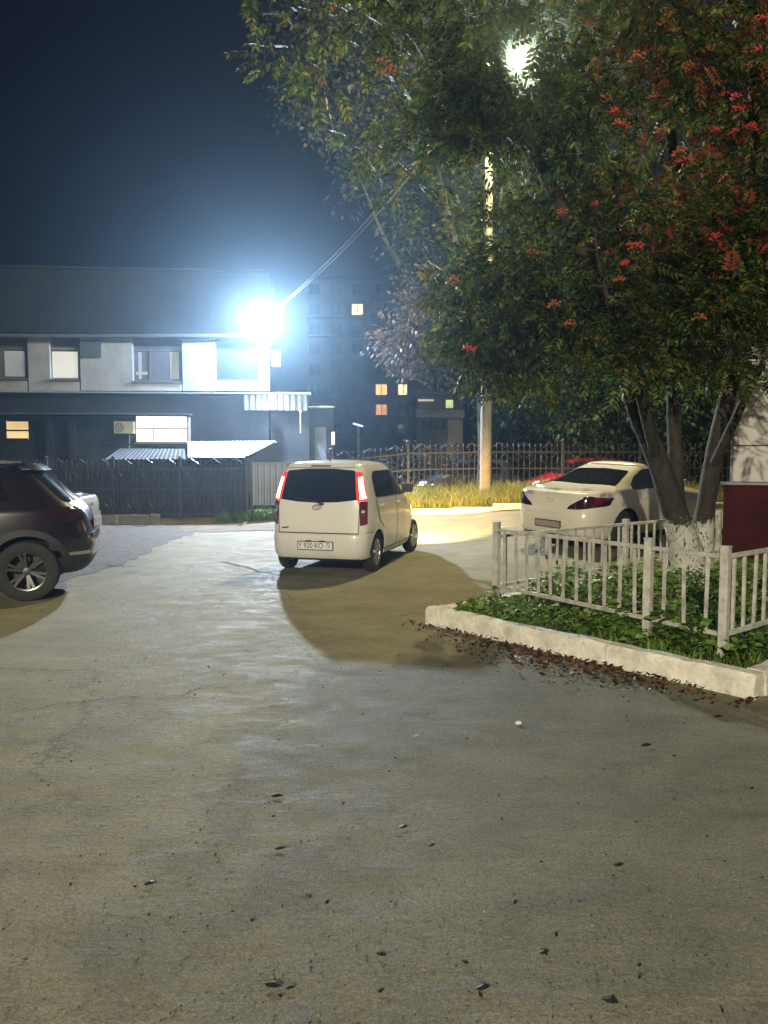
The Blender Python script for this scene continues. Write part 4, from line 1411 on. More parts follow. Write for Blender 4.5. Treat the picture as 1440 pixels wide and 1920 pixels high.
van.patch('rear_bumper', rpoly([(-0.70, 0.235), (0.70, 0.235), (0.715, 0.56), (-0.715, 0.56)], 0.03), 'B', M['white_paint'], 0.008, 0.02)
van.patch('diffuser', rpoly([(-0.6, 0.205), (0.6, 0.205), (0.6, 0.232), (-0.6, 0.232)], 0.008), 'B', M['blk'], 0.004, 0.02)
van.patch('name_badge', rpoly([(-0.545, 0.645), (-0.44, 0.655), (-0.44, 0.675), (-0.545, 0.665)], 0.006), 'B', M['blk'], 0.012, 0.008)
# maker's emblem: oval with a curved stroke
h, n_ = van.hit('B', -0.02, 0.955)
ye = h.y - 0.012
mb = MB()
ring = [(x, ye, z) for x, z in ellipse(-0.015, 0.955, 0.072, 0.037, 30, 0.18)]
mb.tube(ring + ring[:1], 0.008, 6)
mb.tube([(-0.082, ye, 0.945), (-0.04, ye - .004, 0.972), (0.015, ye - .004, 0.975), (0.05, ye, 0.962)], [0.006, 0.010, 0.010, 0.005], 6)
mb.tube([(-0.05, ye, 0.925), (-0.01, ye - .004, 0.942), (0.03, ye - .004, 0.945), (0.055, ye, 0.952)], [0.005, 0.008, 0.009, 0.006], 6)
van.add('emblem', mb, M['badge'], smooth=True)
mb = MB(); mb.box((0.055, ye + 0.004, 1.0), (0.07, 0.03, 0.032)); 
van.add('wiper_pivot', mb, M['blk'], bevel=0.006)
# plate with frame
yp = van.hit('B', -0.02, 0.40)[0].y - 0.012
mb = MB(); mb.box((-0.02, yp - 0.004, 0.415), (0.535, 0.016, 0.128))
pf = van.add('number_plate', mb, M['blk'], bevel=0.004)
mb = MB(); mb.box((-0.02, yp - 0.012, 0.415), (0.51, 0.006, 0.104))
van.add('plate_sheet', mb, M['plate'], pf)
text_mesh('Y 920 KO', 0.108, M['ink'], 'plate_lettering', pf, (-0.085, yp - 0.0165 - van.oy, 0.415), sx=0.84)
text_mesh('72', 0.075, M['ink'], 'plate_region', pf, (0.172, yp - 0.0165 - van.oy, 0.428), sx=0.85)
text_mesh('RUS', 0.026, M['ink'], 'plate_country', pf, (0.168, yp - 0.0165 - van.oy, 0.384), sx=0.9)
for px_ in (-0.10, 0.10):
    mb = MB(); mb.box((px_ - 0.02, yp - 0.012, 0.480), (0.075, 0.03, 0.022)); van.add('plate_lamp', mb, M['blk'], bevel=0.005)
# sides
for ax, sx in (('R', 1), ('L', -1)):
    van.patch('rear_door', rpoly([(0.93, 0.30), (1.62, 0.30), (1.62, 1.035), (0.50, 1.045), (0.62, 0.75), (0.86, 0.62)], [0.03, 0.02, 0.02, 0.05, 0.1, 0.12]), ax, M['white_paint'], 0.005, 0.012)
    van.patch('front_door', rpoly([(1.64, 0.30), (2.60, 0.30), (2.62, 0.72), (2.56, 1.0), (1.64, 1.035)], [0.02, 0.06, 0.06, 0.04, 0.02]), ax, M['white_paint'], 0.005, 0.012)
    van.patch('side_window', rpoly([(0.50, 1.085), (1.58, 1.075), (1.58, 1.47), (0.62, 1.46), (0.48, 1.35)], [0.05, 0.02, 0.02, 0.09, 0.08]), ax, M['carglass'], 0.006, 0.012)
    van.patch('side_window', rpoly([(1.60, 1.075), (2.54, 1.055), (2.10, 1.40), (1.98, 1.465), (1.60, 1.47)], [0.02, 0.02, 0.06, 0.05, 0.02]), ax, M['carglass2'], 0.006, 0.012)
    for hy in (0.78, 1.78):
        h, n_ = van.hit(ax, hy, 0.965)
        mb = MB(); mb.box((h.x + sx * 0.022, hy, 0.965), (0.02, 0.17, 0.03)); van.add('door_handle', mb, M['white_paint'], bevel=0.008)
    mb = MB()
    h, n_ = van.hit(ax, 2.43, 1.10)
    c = Vector((h.x + sx * 0.12, 2.44, 1.155))
    mb.box(c, (0.19, 0.09, 0.15))
    mr_ = van.add('door_mirror', mb, M['blk'], bevel=0.03)
    mb = MB(); mb.bar((h.x - sx * 0.02, 2.42, 1.04), (h.x + sx * 0.09, 2.43, 1.10), 0.06, 0.05); van.add('mirror_stalk', mb, M['blk'], mr_)
    for hy in (0.42,):
        pass
    van.patch('headlight', rpoly([(2.98, 0.66), (3.32, 0.62), (3.26, 0.80), (2.95, 0.86)], 0.04), ax, M['head_hot'], 0.006, 0.012)
    van.patch('sill_trim', rpoly([(0.93, 0.225), (2.58, 0.225), (2.58, 0.275), (0.93, 0.275)], 0.01), ax, M['white_paint'], 0.008, 0.012)
for sx in (-1, 1):
    van.patch('headlight', rpoly([(sx * 0.40, 0.66), (sx * 0.66, 0.68), (sx * 0.64, 0.82), (sx * 0.42, 0.80)], 0.04), 'F', M['head_hot'], 0.006, 0.012)
van.patch('windscreen', rpoly([(-0.60, 2.62), (0.60, 2.62), (0.50, 2.08), (-0.50, 2.08)], 0.05), 'T', M['carglass'], 0.006, 0.012, along='n')
van.patch('grille', rpoly([(-0.45, 0.33), (0.45, 0.33), (0.45, 0.46), (-0.45, 0.46)], 0.02), 'F', M['blk'], 0.005, 0.01)
def seam(car, ax, pts, w=0.007, off=0.0075):
    return car.patch('seam', strip2d(pts, w), ax, M['ink'], off, 0.01, step=0.12)
def seam_run(car, ax, pts, w=0.007, off=0.0075):
    for a, b in zip(pts[:-1], pts[1:]):
        seam(car, ax, [a, b], w, off)
seam_run(van, 'B', [(-0.60, 0.588), (0.60, 0.588)], 0.010, 0.012)
for q in (-1, 1):
    seam_run(van, 'B', [(q * 0.592, 0.60), (q * 0.603, 0.98), (q * 0.590, 1.04)], 0.008, 0.009)
for ax in 'RL':
    seam_run(van, ax, [(1.63, 0.30), (1.63, 1.06)]); seam_run(van, ax, [(2.61, 0.36), (2.63, 0.72), (2.56, 1.02)])
    seam_run(van, ax, [(0.49, 1.05), (0.61, 0.76), (0.85, 0.62)]); seam_run(van, ax, [(0.93, 0.293), (2.6, 0.293)])
    seam_run(van, ax, [(0.12, 0.60), (0.32, 0.60)]); seam_run(van, ax, [(1.59, 1.075), (1.59, 1.47)], 0.03, 0.009)
wp = [(0.055, van.hit('B', 0.055, 1.0)[0].y - 0.03, 1.01), (-0.12, van.hit('B', -0.12, 1.05)[0].y - 0.03, 1.055), (-0.36, van.hit('B', -0.36, 1.09)[0].y - 0.025, 1.085)]
mb = MB(); mb.tube(wp, [0.010, 0.008, 0.005], 6); van.add('wiper_arm', mb, M['blk'])
mb = MB(); mb.tube([(0.0, 0.62, 1.60), (0.0, 0.50, 1.645), (0, 0.36, 1.76)], [0.012, 0.006, 0.003], 6)
van.add('aerial', mb, M['blk'])
mb = MB(); mb.box((0, 0.9, 0.27), (1.1, 1.5, 0.1)); mb.tube([(-0.6, 0.56, 0.28), (0.6, 0.56, 0.28)], 0.04, 8)
van.add('underbody', mb, M['hole'])
for sx in (-1, 1):
    l = lamp('headlight_beam', 'SPOT', (sx * 0.52, 3.42 - 0.56, 0.74), HEAD_W, (1.0, 0.58, 0.20), van.root, 0.05, None, R(74), 0.8)
    aim(l, (0.05, 1, -0.35))

# --- pearl sedan behind the bed
RS = 0.335
SS = dict(z0=0.2, zr=1.385, zt=1.45, track=1.54, wr=RS, origin=1.02, pr=6.0, pf=3.4,
          rear=([0.2, 0.28, 0.4, 0.62, 0.66, 0.8, 0.95, 1.01, 1.035, 1.06, 1.09, 1.2, 1.33, 1.385], [0.16, 0.06, 0.01, 0.0, 0.015, 0.035, 0.07, 0.10, 0.25, 0.62, 0.88, 1.22, 1.62, 1.86]),
          front=([0.2, 0.3, 0.5, 0.65, 0.75, 0.85, 0.93, 1.0, 1.2, 1.33, 1.385], [4.62, 4.70, 4.75, 4.70, 4.5, 4.05, 3.55, 3.22, 2.74, 2.40, 2.22]),
          hw=([0.2, 0.28, 0.5, 0.75, 0.95, 1.02, 1.09, 1.2, 1.33, 1.385], [0.81, 0.85, 0.882, 0.888, 0.855, 0.82, 0.765, 0.70, 0.62, 0.57]), gap=0.06,
          extra=[1.02, 1.028, 1.036, 1.042, 1.048, 1.054, 1.06, 1.066, 1.072, 1.078, 1.085])
def sedan(name, label, paint, loc, heading, group=None, full=True):
    c = Car(name, label, 'car', SS, paint, loc, heading, [(1.02, RS), (3.87, RS)], group)
    for sd in (-1, 1):
        c.wheel(sd, 1.02, RS, 'ten', 0.2); c.wheel(sd, 3.87, RS, 'ten', 0.2)
    c.patch('rear_window', rpoly([(-0.66, 0.96), (0, 0.90), (0.66, 0.96), (0.545, 1.58), (0, 1.64), (-0.545, 1.58)], [.05, 0, .05, .06, 0, .06]), 'T', M['carglass'], 0.006, 0.012, along='n')
    c.patch('windscreen', rpoly([(-0.66, 3.12), (0.66, 3.12), (0.56, 2.45), (-0.56, 2.45)], 0.06), 'T', M['carglass'], 0.006, 0.012, along='n')
    c.patch('boot_lid', rpoly([(-0.58, 0.71), (0.58, 0.71), (0.60, 0.95), (0.52, 1.0), (-0.52, 1.0), (-0.60, 0.95)], 0.03), 'B', paint, 0.006, 0.012)
    mb = MB()
    pts = []
    for i in range(13):
        x = -0.6 + 1.2 * i / 12
        h, n_ = c.hit('T', x, 0.24 + 0.20 * (x / 0.6) ** 2)
        pts.append((x, h.y, h.z + 0.012))
    mb.tube(pts, [0.012] + [0.02] * 11 + [0.012], 6); c.add('boot_spoiler', mb, paint, smooth=True)
    for sx in (-1, 1):
        ax = 'R' if sx > 0 else 'L'
        lp = rpoly([(sx * 0.36, 0.745), (sx * 0.62, 0.755), (sx * 0.85, 0.80), (sx * 0.85, 0.93), (sx * 0.70, 0.975), (sx * 0.56, 0.90), (sx * 0.40, 0.80)], 0.02)
        c.patch('tail_light', lp, 'B', M['smoke_lens'], 0.012, 0.04, step=0.04)
        c.patch('tail_light', rpoly([(0.09, 0.80), (0.34, 0.84), (0.46, 0.90), (0.34, 0.945), (0.12, 0.97)], 0.03), ax, M['red_lens'], 0.010, 0.03, step=0.04, label='red outer wrap of the tail light')
        c.patch('rear_door', rpoly([(1.52, 0.30), (2.28, 0.30), (2.28, 0.93), (1.32, 0.955), (1.36, 0.8), (1.5, 0.62)], [.03, .02, .02, .08, .08, .1]), ax, paint, 0.005, 0.012)
        c.patch('front_door', rpoly([(2.30, 0.30), (3.30, 0.30), (3.36, 0.62), (3.22, 0.90), (2.30, 0.93)], [.02, .05, .05, .04, .02]), ax, paint, 0.005, 0.012)
        c.patch('side_window', rpoly([(1.27, 1.02), (2.24, 1.0), (2.24, 1.335), (1.85, 1.335), (1.5, 1.22), (1.3, 1.1)], [.04, .02, .02, .08, .08, .05]), ax, M['carglass'], 0.006, 0.012)
        c.patch('side_window', rpoly([(2.28, 1.0), (3.12, 0.985), (2.70, 1.26), (2.45, 1.335), (2.28, 1.335)], [.02, .03, .06, .06, .02]), ax, M['carglass'], 0.006, 0.012)
        for hy in (1.62, 2.55):
            h, n_ = c.hit(ax, hy, 0.86)
            mb = MB(); mb.box((h.x + sx * 0.02, hy, 0.86), (0.022, 0.2, 0.03)); c.add('door_handle', mb, paint, bevel=0.008)
        h, n_ = c.hit(ax, 2.98, 1.0)
        mb = MB(); mb.box((h.x + sx * 0.13, 2.98, 1.04), (0.2, 0.1, 0.14)); c.add('door_mirror', mb, paint, bevel=0.035)
        c.patch('headlight', rpoly([(4.2, 0.62), (4.62, 0.58), (4.5, 0.74), (4.15, 0.78)], 0.04), ax, M['acw'], 0.006, 0.012)
        c.patch('exhaust', ellipse(sx * 0.55, 0.262, 0.06, 0.035), 'B', M['blk'], 0.02, 0.04)
    yp = c.hit('B', 0, 0.48)[0].y - 0.012
    mb = MB(); mb.box((0, yp - 0.004, 0.47), (0.54, 0.016, 0.13)); pf_ = c.add('number_plate', mb, M['blk'], bevel=0.004)
    mb = MB(); mb.box((0, yp - 0.012, 0.47), (0.505, 0.006, 0.1)); c.add('plate_sheet', mb, M['plate_dim'], pf_)
    ye_ = c.hit('B', 0, 0.88)[0].y - 0.012
    mb = MB(); rg = [(x, ye_, z) for x, z in ellipse(0, 0.88, 0.062, 0.036, 24)]
    mb.tube(rg + rg[:1], 0.006, 6); mb.tube([(-0.035, ye_, 0.86), (0, ye_, 0.9), (0.035, ye_, 0.86)], 0.006, 6)
    c.add('emblem', mb, M['badge'], smooth=True)
    mb = MB(); mb.box((0, ye_ + .002, 0.765), (0.34, 0.016, 0.014)); c.add('chrome_strip', mb, M['blk'])
    c.patch('diffuser', rpoly([(-0.5, 0.215), (0.5, 0.215), (0.46, 0.30), (-0.46, 0.30)], 0.02), 'B', M['blk'], 0.006, 0.02)
    mb = MB(); mb.box((0, 1.6, 0.27), (1.3, 2.6, 0.1)); c.add('underbody', mb, M['hole'])
    return c
sx_, sy_ = 3.60, 13.35
sed = sedan('white_sedan', 'white sedan with dark rear window and tail lights off, parked beyond the fenced bed', M['pearl_paint'], (sx_, sy_, 0), R(50))
def settle(root, pts):
    """rest a car on the sloping road: average ground height under its wheels plus its pitch and roll"""
    h = root.rotation_euler[2]
    c, s = math.cos(h), math.sin(h)
    hs = []
    for x, y in pts:
        wx, wy = root.location.x + x * c - y * s, root.location.y + x * s + y * c
        hs.append(terrain(wx, wy))
    n = len(hs)
    back = (hs[0] + hs[1]) / 2; front = (hs[2] + hs[3]) / 2
    left = (hs[0] + hs[2]) / 2; right = (hs[1] + hs[3]) / 2
    wb = pts[2][1] - pts[0][1]; tr = pts[1][0] - pts[0][0]
    root.location.z = back - pts[0][1] * (front - back) / wb
    root.rotation_mode = 'XYZ'
    pit = math.atan2(front - back, wb); rol = math.atan2(left - right, tr)
    m = Matrix.Rotation(h, 4, 'Z') @ Matrix.Rotation(pit, 4, 'X') @ Matrix.Rotation(rol, 4, 'Y')
    root.rotation_euler = m.to_euler()
settle(sed.root, [(-.77, 0), (.77, 0), (-.77, 2.85), (.77, 2.85)])
settle(van.root, [(-.65, 0), (.65, 0), (-.65, 2.45), (.65, 2.45)])
sil = sedan('silver_sedan', 'silver sedan mostly hidden behind the dark red crossover', M['silver_paint'], (-5.92, 12.4, 0), R(-97))

# --- dark red crossover, left edge
RU = 0.345
SU = dict(z0=0.28, zr=1.52, zt=1.60, track=1.60, wr=RU, origin=0.72, pr=5.0, pf=3.6,
          rear=([0.28, 0.36, 0.5, 0.68, 0.75, 0.9, 1.0, 1.1, 1.25, 1.4, 1.52], [0.17, 0.07, 0.02, 0.0, 0.03, 0.07, 0.12, 0.21, 0.37, 0.52, 0.66]),
          front=([0.28, 0.4, 0.6, 0.8, 0.9, 0.98, 1.05, 1.12, 1.3, 1.45, 1.52], [4.12, 4.22, 4.27, 4.22, 4.05, 3.65, 3.25, 3.05, 2.72, 2.42, 2.28]),
          hw=([0.28, 0.36, 0.55, 0.8, 1.0, 1.1, 1.3, 1.45, 1.52], [0.83, 0.87, 0.90, 0.905, 0.885, 0.84, 0.745, 0.67, 0.63]), gap=0.06)
sb = gnd(64, 1126)
suv = Car('dark_red_crossover', 'dark red crossover with black arches and alloy wheels, cut by the left edge', 'car', SU, M['wine_paint'], (0, 0, 0), R(-108), [(0.72, RU), (3.31, RU)])
hh = -R(-108)
ct = Vector((-0.80, 0, 0))
ct.rotate(Matrix.Rotation(hh, 3, 'Z'))
suv.root.location = Vector((sb.x, sb.y, 0)) - ct + Vector((-0.07, 0.02, 0))
for sd in (-1, 1):
    suv.wheel(sd, 0.72, RU, 'suv', 0.22); suv.wheel(sd, 3.31, RU, 'suv', 0.22)
for ax, sx in (('R', 1), ('L', -1)):
    def arch(wy, r0, r1, a0=-8, a1=188):
        o_ = [(wy + r1 * math.cos(R(a)), RU + r1 * math.sin(R(a))) for a in np.linspace(a0, a1, 26)]
        i_ = [(wy + r0 * math.cos(R(a)), RU + r0 * math.sin(R(a))) for a in np.linspace(a1, a0, 26)]
        return o_, i_
    for wy in (0.72, 3.31):
        o_, i_ = arch(wy, RU + 0.06, RU + 0.135)
        # ring built from short segments so each stays convex
        mb = MB()
        prev = None
        n = 26
        for k in range(n - 1):
            q = [o_[k], o_[k + 1], i_[n - 2 - k], i_[n - 1 - k]]
            vs = []
            okk = True
            for (yy, zz) in q:
                h, nn = suv.hit(ax, yy, max(zz, 0.30))
                if h is None: okk = False; break
                vs.append((h.x + sx * 0.022, yy, max(zz, 0.30)))
            if okk:
                mb.prism(vs, (-sx * 0.05, 0, 0))
        suv.add('wheel_arch_trim', mb, M['blk'])
    suv.patch('sill_trim', rpoly([(1.16, 0.29), (2.88, 0.29), (2.86, 0.44), (1.19, 0.44)], 0.02), ax, M['blk'], 0.012, 0.02)
    suv.patch('rear_door', rpoly([(1.24, 0.46), (2.04, 0.46), (2.04, 1.04), (1.0, 1.05), (1.02, 0.95), (1.2, 0.80)], [.03, .02, .02, .06, .08, .08]), ax, M['wine_paint'], 0.005, 0.012)
    suv.patch('front_door', rpoly([(2.06, 0.46), (2.86, 0.46), (2.90, 0.72), (2.88, 1.0), (2.06, 1.04)], [.02, .05, .05, .04, .02]), ax, M['wine_paint'], 0.005, 0.012)
    suv.patch('side_window', rpoly([(0.86, 1.15), (2.10, 1.10), (2.10, 1.46), (1.05, 1.46)], [.08, .02, .02, .1]), ax, M['carglass'], 0.006, 0.012)
    suv.patch('side_window', rpoly([(2.14, 1.10), (3.0, 1.09), (2.62, 1.36), (2.45, 1.46), (2.14, 1.46)], [.02, .03, .05, .05, .02]), ax, M['carglass'], 0.006, 0.012)
    suv.patch('tail_light', rpoly([(0.12, 0.93), (0.30, 0.90), (0.56, 0.99), (0.42, 1.06), (0.20, 1.07)], 0.03), ax, M['smoke_lens'], 0.014, 0.04, step=0.04)
    suv.patch('tail_light', rpoly([(sx * 0.50, 0.93), (sx * 0.84, 0.90), (sx * 0.83, 1.05), (sx * 0.52, 1.03)], 0.03), 'B', M['smoke_lens'], 0.014, 0.04, step=0.05)
    suv.patch('reflector', rpoly([(sx * 0.58, 0.50), (sx * 0.80, 0.50), (sx * 0.80, 0.54), (sx * 0.58, 0.54)], 0.01), 'B', M['chrome'], 0.010, 0.02)
    h, n_ = suv.hit(ax, 2.85, 1.1)
    mb = MB(); mb.box((h.x + sx * 0.13, 2.85, 1.14), (0.2, 0.11, 0.15)); suv.add('door_mirror', mb, M['blk'], bevel=0.035)
    for hy in (1.45, 2.38):
        h, n_ = suv.hit(ax, hy, 0.98)
        mb = MB(); mb.box((h.x + sx * 0.02, hy, 0.98), (0.022, 0.2, 0.03)); suv.add('door_handle', mb, M['wine_paint'], bevel=0.008)
    mb = MB()
    pts = []
    for yy in np.linspace(0.95, 2.25, 8):
        pts.append((sx * 0.57, yy, 1.585 + 0.03 * math.sin((yy - .95) / 1.3 * math.pi)))
    mb.tube(pts, 0.014, 6); suv.add('roof_rail', mb, M['alloy'], smooth=True)
suv.patch('rear_window', rpoly([(-0.66, 1.12), (0.66, 1.12), (0.56, 1.46), (-0.56, 1.46)], 0.05), 'B', M['carglass'], 0.006, 0.012)
suv.patch('roof_spoiler', rpoly([(-0.57, 1.475), (0.57, 1.475), (0.54, 1.55), (-0.54, 1.55)], 0.02), 'B', M['wine_paint'], 0.06, 0.12)
suv.patch('rear_bumper', rpoly([(-0.84, 0.56), (0.84, 0.56), (0.84, 0.74), (-0.84, 0.74)], 0.03), 'B', M['wine_paint'], 0.012, 0.03)
suv.patch('bumper_skirt', rpoly([(-0.82, 0.29), (0.82, 0.29), (0.84, 0.48), (-0.84, 0.48)], 0.03), 'B', M['blk'], 0.012, 0.03)
yp = suv.hit('B', 0, 0.84)[0].y - 0.012
mb = MB(); mb.box((0, yp - 0.006, 0.84), (0.53, 0.016, 0.125)); suv.add('number_plate', mb, M['plate_dim'], bevel=0.004)
suv.patch('windscreen', rpoly([(-0.70, 2.98), (0.70, 2.98), (0.58, 2.45), (-0.58, 2.45)], 0.06), 'T', M['carglass'], 0.006, 0.012, along='n')
mb = MB(); mb.box((0, 1.8, 0.36), (1.25, 3.2, 0.14)); suv.add('underbody', mb, M['hole'])

# --- two parked cars behind the road fence
def far_car(name, label, paint, loc, heading):
    c = Car(name, label, 'car', SV, paint, loc, heading, [(0.56, RW), (3.01, RW)], 'cars parked behind the road fence')
    for sd in (-1, 1):
        c.wheel(sd, 0.56, RW, 'five', 0.16); c.wheel(sd, 3.01, RW, 'five', 0.16)
    for ax, sx in (('R', 1), ('L', -1)):
        c.patch('side_window', rpoly([(0.50, 1.085), (1.58, 1.075), (1.58, 1.47), (0.62, 1.46), (0.48, 1.35)], 0.04), ax, M['carglass'], 0.006, 0.012)
        c.patch('side_window', rpoly([(1.60, 1.075), (2.54, 1.055), (2.10, 1.40), (1.98, 1.465), (1.60, 1.47)], 0.03), ax, M['carglass'], 0.006, 0.012)
        c.patch('headlight', rpoly([(sx * 0.40, 0.66), (sx * 0.66, 0.68), (sx * 0.64, 0.82), (sx * 0.42, 0.80)], 0.04), 'F', M['acw'], 0.006, 0.012)
    c.patch('windscreen', rpoly([(-0.60, 2.62), (0.60, 2.62), (0.50, 2.08), (-0.50, 2.08)], 0.05), 'T', M['carglass'], 0.006, 0.012, along='n')
    c.patch('grille', rpoly([(-0.45, 0.33), (0.45, 0.33), (0.45, 0.5), (-0.45, 0.5)], 0.02), 'F', M['blk'], 0.005, 0.01)
    yy = c.hit('F', 0, 0.58)[0].y + 0.01
    mb = MB(); mb.box((0, yy, 0.55), (0.52, 0.016, 0.11)); c.add('number_plate', mb, M['plate'])
    settle(c.root, [(-.65, 0), (.65, 0), (-.65, 2.45), (.65, 2.45)])
    return c
far_car('red_hatchback', 'bright red hatchback parked behind the fence, just right of the lamp post', M['red_paint'], (7.6, 25.3, 0), R(-98))
far_car('dark_hatchback', 'dark hatchback behind the fence, half hidden by the lamp post', M['navy_paint'], (3.9, 26.2, 0), R(-95))

# ------------------------------------------------------------------ verge kerb, road fence, lamp post
vk = thing('verge_kerb', 'low whitewashed kerb along the grass verge, lit by the headlights', 'kerb', (0.8, 18.3, terrain(0.8, 18.3)))
x = -0.3
while x < 9.0:
    yk = 18.25 + 0.02 * (x - 0.8)
    mb = MB(); z = terrain(x + .5, yk)
    mb.box((x + 0.5, yk, z + 0.03), (0.985, 0.14, 0.22), 0.02)
    part('kerbstone', mb, M['lime'], vk, bevel=0.02)
    x += 1.0
# iron fence along the back
def iron_fence(name, label, p, q, npanel, H, mat, ball=False, sheet=None, sp=0.125, lift=0.08):
    p, q = Vector((p[0], p[1], 0)), Vector((q[0], q[1], 0))
    t = thing(name, label, 'fence', (p.x, p.y, terrain(p.x, p.y)))
    src = {}
    for k in range(npanel + 1):
        c = p.lerp(q, k / npanel); z = terrain(c.x, c.y)
        mb = MB(); mb.box((c.x, c.y, z + (H + .1) / 2 - 0.1), (0.075, 0.075, H + 0.3))
        if ball:
            mb.lathe([(0.05, 0), (0.055, 0.02), (0.03, 0.03)], (c.x, c.y, z + H + 0.1), 'Z', 12)
            mb.ball((c.x, c.y, z + H + 0.185), 0.062)
        else:
            mb.box((c.x, c.y, z + H + 0.11), (0.11, 0.11, 0.03))
            mb.ball((c.x, c.y, z + H + 0.16), 0.045)
        part('post', mb, M[mat], t, smooth=True)
        if k == npanel: break
        c2 = p.lerp(q, (k + 1) / npanel); z2 = terrain(c2.x, c2.y)
        for zz in (0.16, H * 0.55, H - 0.16):
            mb = MB(); mb.bar((c.x, c.y, z + zz), (c2.x, c2.y, z2 + zz), 0.03, 0.04)
            part('rail', mb, M[mat], t)
        if sheet:
            mb = MB()
            n = 30
            vs = []
            for i in range(n + 1):
                g = c.lerp(c2, (i + 0.001) / n)
                o_ = 0.05
                gz = z + (z2 - z) * i / n
                vs += [(g.x, g.y + o_, gz + 0.05), (g.x, g.y + o_, gz + H - 0.1)]
            mb.add(vs, [(2 * i, 2 * i + 2, 2 * i + 3, 2 * i + 1) for i in range(n)])
            part('backing_sheet', mb, M[sheet], t)
        L_ = (c2 - c).length; n = int(L_ / sp)
        for i in range(1, n):
            g = c.lerp(c2, i / n); gz = z + (z2 - z) * i / n
            key = (mat, H)
            if key not in src:
                mb = MB()
                mb.box((0, 0, (H - lift) / 2 + lift), (0.018, 0.018, H - lift))
                mb.lathe([(0.009, H), (0.026, H + 0.03), (0.002, H + 0.11)], (0, 0, 0), 'Z', 4)
                src[key] = mb.mesh('picket', M[mat])
            share('picket', src[key], t, tuple(Vector((g.x, g.y, gz)) - wpos(t)))
        # scroll ornament in the middle of each panel
        for fr in (0.17, 0.5, 0.83):
            g = c.lerp(c2, fr); gz = z + (z2 - z) * fr
            for (zc, zk) in ((H * 0.76, 1), (H * 0.30, -1)):
                mb = MB()
                for s_ in (-1, 1):
                    pts = [(g.x + s_ * (0.05 + 0.16 * math.sin(a * .5)) * 1.2, g.y - 0.03, gz + zc + zk * 0.14 * math.sin(a)) for a in np.linspace(0, 5.2, 16)]
                    mb.tube(pts, 0.012, 5)
                part('scroll', mb, M[mat], t)
            mb = MB(); mb.tube([(g.x - 0.2, g.y - 0.02, gz + H - .02), (g.x, g.y - .02, gz + H + 0.12), (g.x + 0.2, g.y - .02, gz + H - .02)], 0.014, 5)
            part('crest', mb, M[mat], t)
    return t
iron_fence('black_iron_fence', 'black iron fence with spear tips and dark sheeting, along the left yard', (-14.6, 20.1), (-3.72, 20.1), 6, 1.55, 'iron', False, 'sheet_dark', sp=0.13)
iron_fence('road_fence', 'brown iron picket fence with ball topped posts behind the grass verge', (-1.6, 22.4), (12.4, 22.4), 6, 1.45, 'rust_iron', True, None, sp=0.16)
# corrugated gate between the two fences
def corrugated(p, q, z0, z1, pitch=0.16, dep=0.03):
    p, q = Vector(p), Vector(q)
    L_ = (q - p).length; n = int(L_ / (pitch / 4))
    d = (q - p).normalized(); nn = Vector((-d.y, d.x, 0))
    mb = MB(); vs = []
    for i in range(n + 1):
        g = p + d * (L_ * i / n)
        o_ = (0, 0, dep, dep)[i % 4]
        for z in (z0, z1):
            vs.append(g - nn * (-o_) + Vector((0, 0, z)))
    mb.add(vs, [(2 * i, 2 * i + 2, 2 * i + 3, 2 * i + 1) for i in range(n)])
    return mb
gt = thing('corrugated_gate', 'pale corrugated metal gate between the black fence and the minivan', 'gate', (-3.6, 20.2, 0))
part('sheet', corrugated((-3.58, 20.2, 0), (-1.75, 20.3, 0), 0.42, 1.52), M['zinc'], gt)
mb = MB(); mb.bar((-3.6, 20.24, 1.55), (-1.72, 20.34, 1.55), 0.05, 0.05); mb.bar((-3.6, 20.24, 0.42), (-1.72, 20.34, 0.42), 0.05, 0.05); part('frame', mb, M['frame_grey'], gt)
for xx in (-3.62, -1.7):
    mb = MB(); mb.box((xx, 20.28, 0.8), (0.09, 0.09, 1.7)); part('post', mb, M['iron'], gt)
# rubble blocks along the black fence
for i, (u, v, w, lab) in enumerate([(204, 981, .62, 'pale broken kerb block at the black fence foot, next to the silver sedan'), (232, 980, .7, 'pale kerb block at the fence foot, second from the silver sedan'), (262, 980, .6, 'pale kerb block at the fence foot, third from the silver sedan'), (290, 981, .3, 'short upright kerb block at the fence foot, nearest the earth bank')]):
    p = gnd(u, v)
    mb = MB(); mb.box((0, 0, 0.09), (w * .8, 0.2, 0.24 if i < 3 else .3), 0)
    o = part('kerb_block', mb, M['rubble'], bevel=0.03); o.location = (p.x, p.y, 0); o.rotation_euler = (0.03 * i, 0.05 * (i - 1), 0.1 * (i - 1.5))
    tag(o, lab, 'concrete block', 'broken kerb blocks at the fence foot')

# street lamp on its concrete post
PB = gnd(910, 941); 
LP = at(972, 101, PB.y - 1.3)
post = thing('street_lamp', 'tall concrete lamp post with a lit street lamp, standing in the grass verge', 'street lamp', PB, 0, 'street lamps')
ptop = LP.z + 0.55
mb = MB(); mb.tube([(PB.x, PB.y, PB.z - 0.3), (PB.x, PB.y, PB.z + 3), (PB.x, PB.y, ptop)], [0.16, 0.145, 0.095], 14)
part('post', mb, M['concrete'], post, smooth=True)
mb = MB(); mb.tube([(PB.x, PB.y, ptop - 0.4), (PB.x + (LP.x - PB.x) * .25, PB.y + (LP.y - PB.y) * .25, ptop + 0.1), (LP.x, LP.y + .25, LP.z + 0.22)], 0.03, 8)
part('bracket', mb, M['frame_grey'], post, smooth=True)
dl = Vector((LP.x - PB.x, LP.y - PB.y, 0)).normalized()
mb = MB()
c = LP + Vector((0, 0, 0.07))
mb.tube([c - dl * 0.42, c - dl * 0.3, c + dl * 0.3, c + dl * 0.4], [0.07, 0.13, 0.13, 0.05], 12)
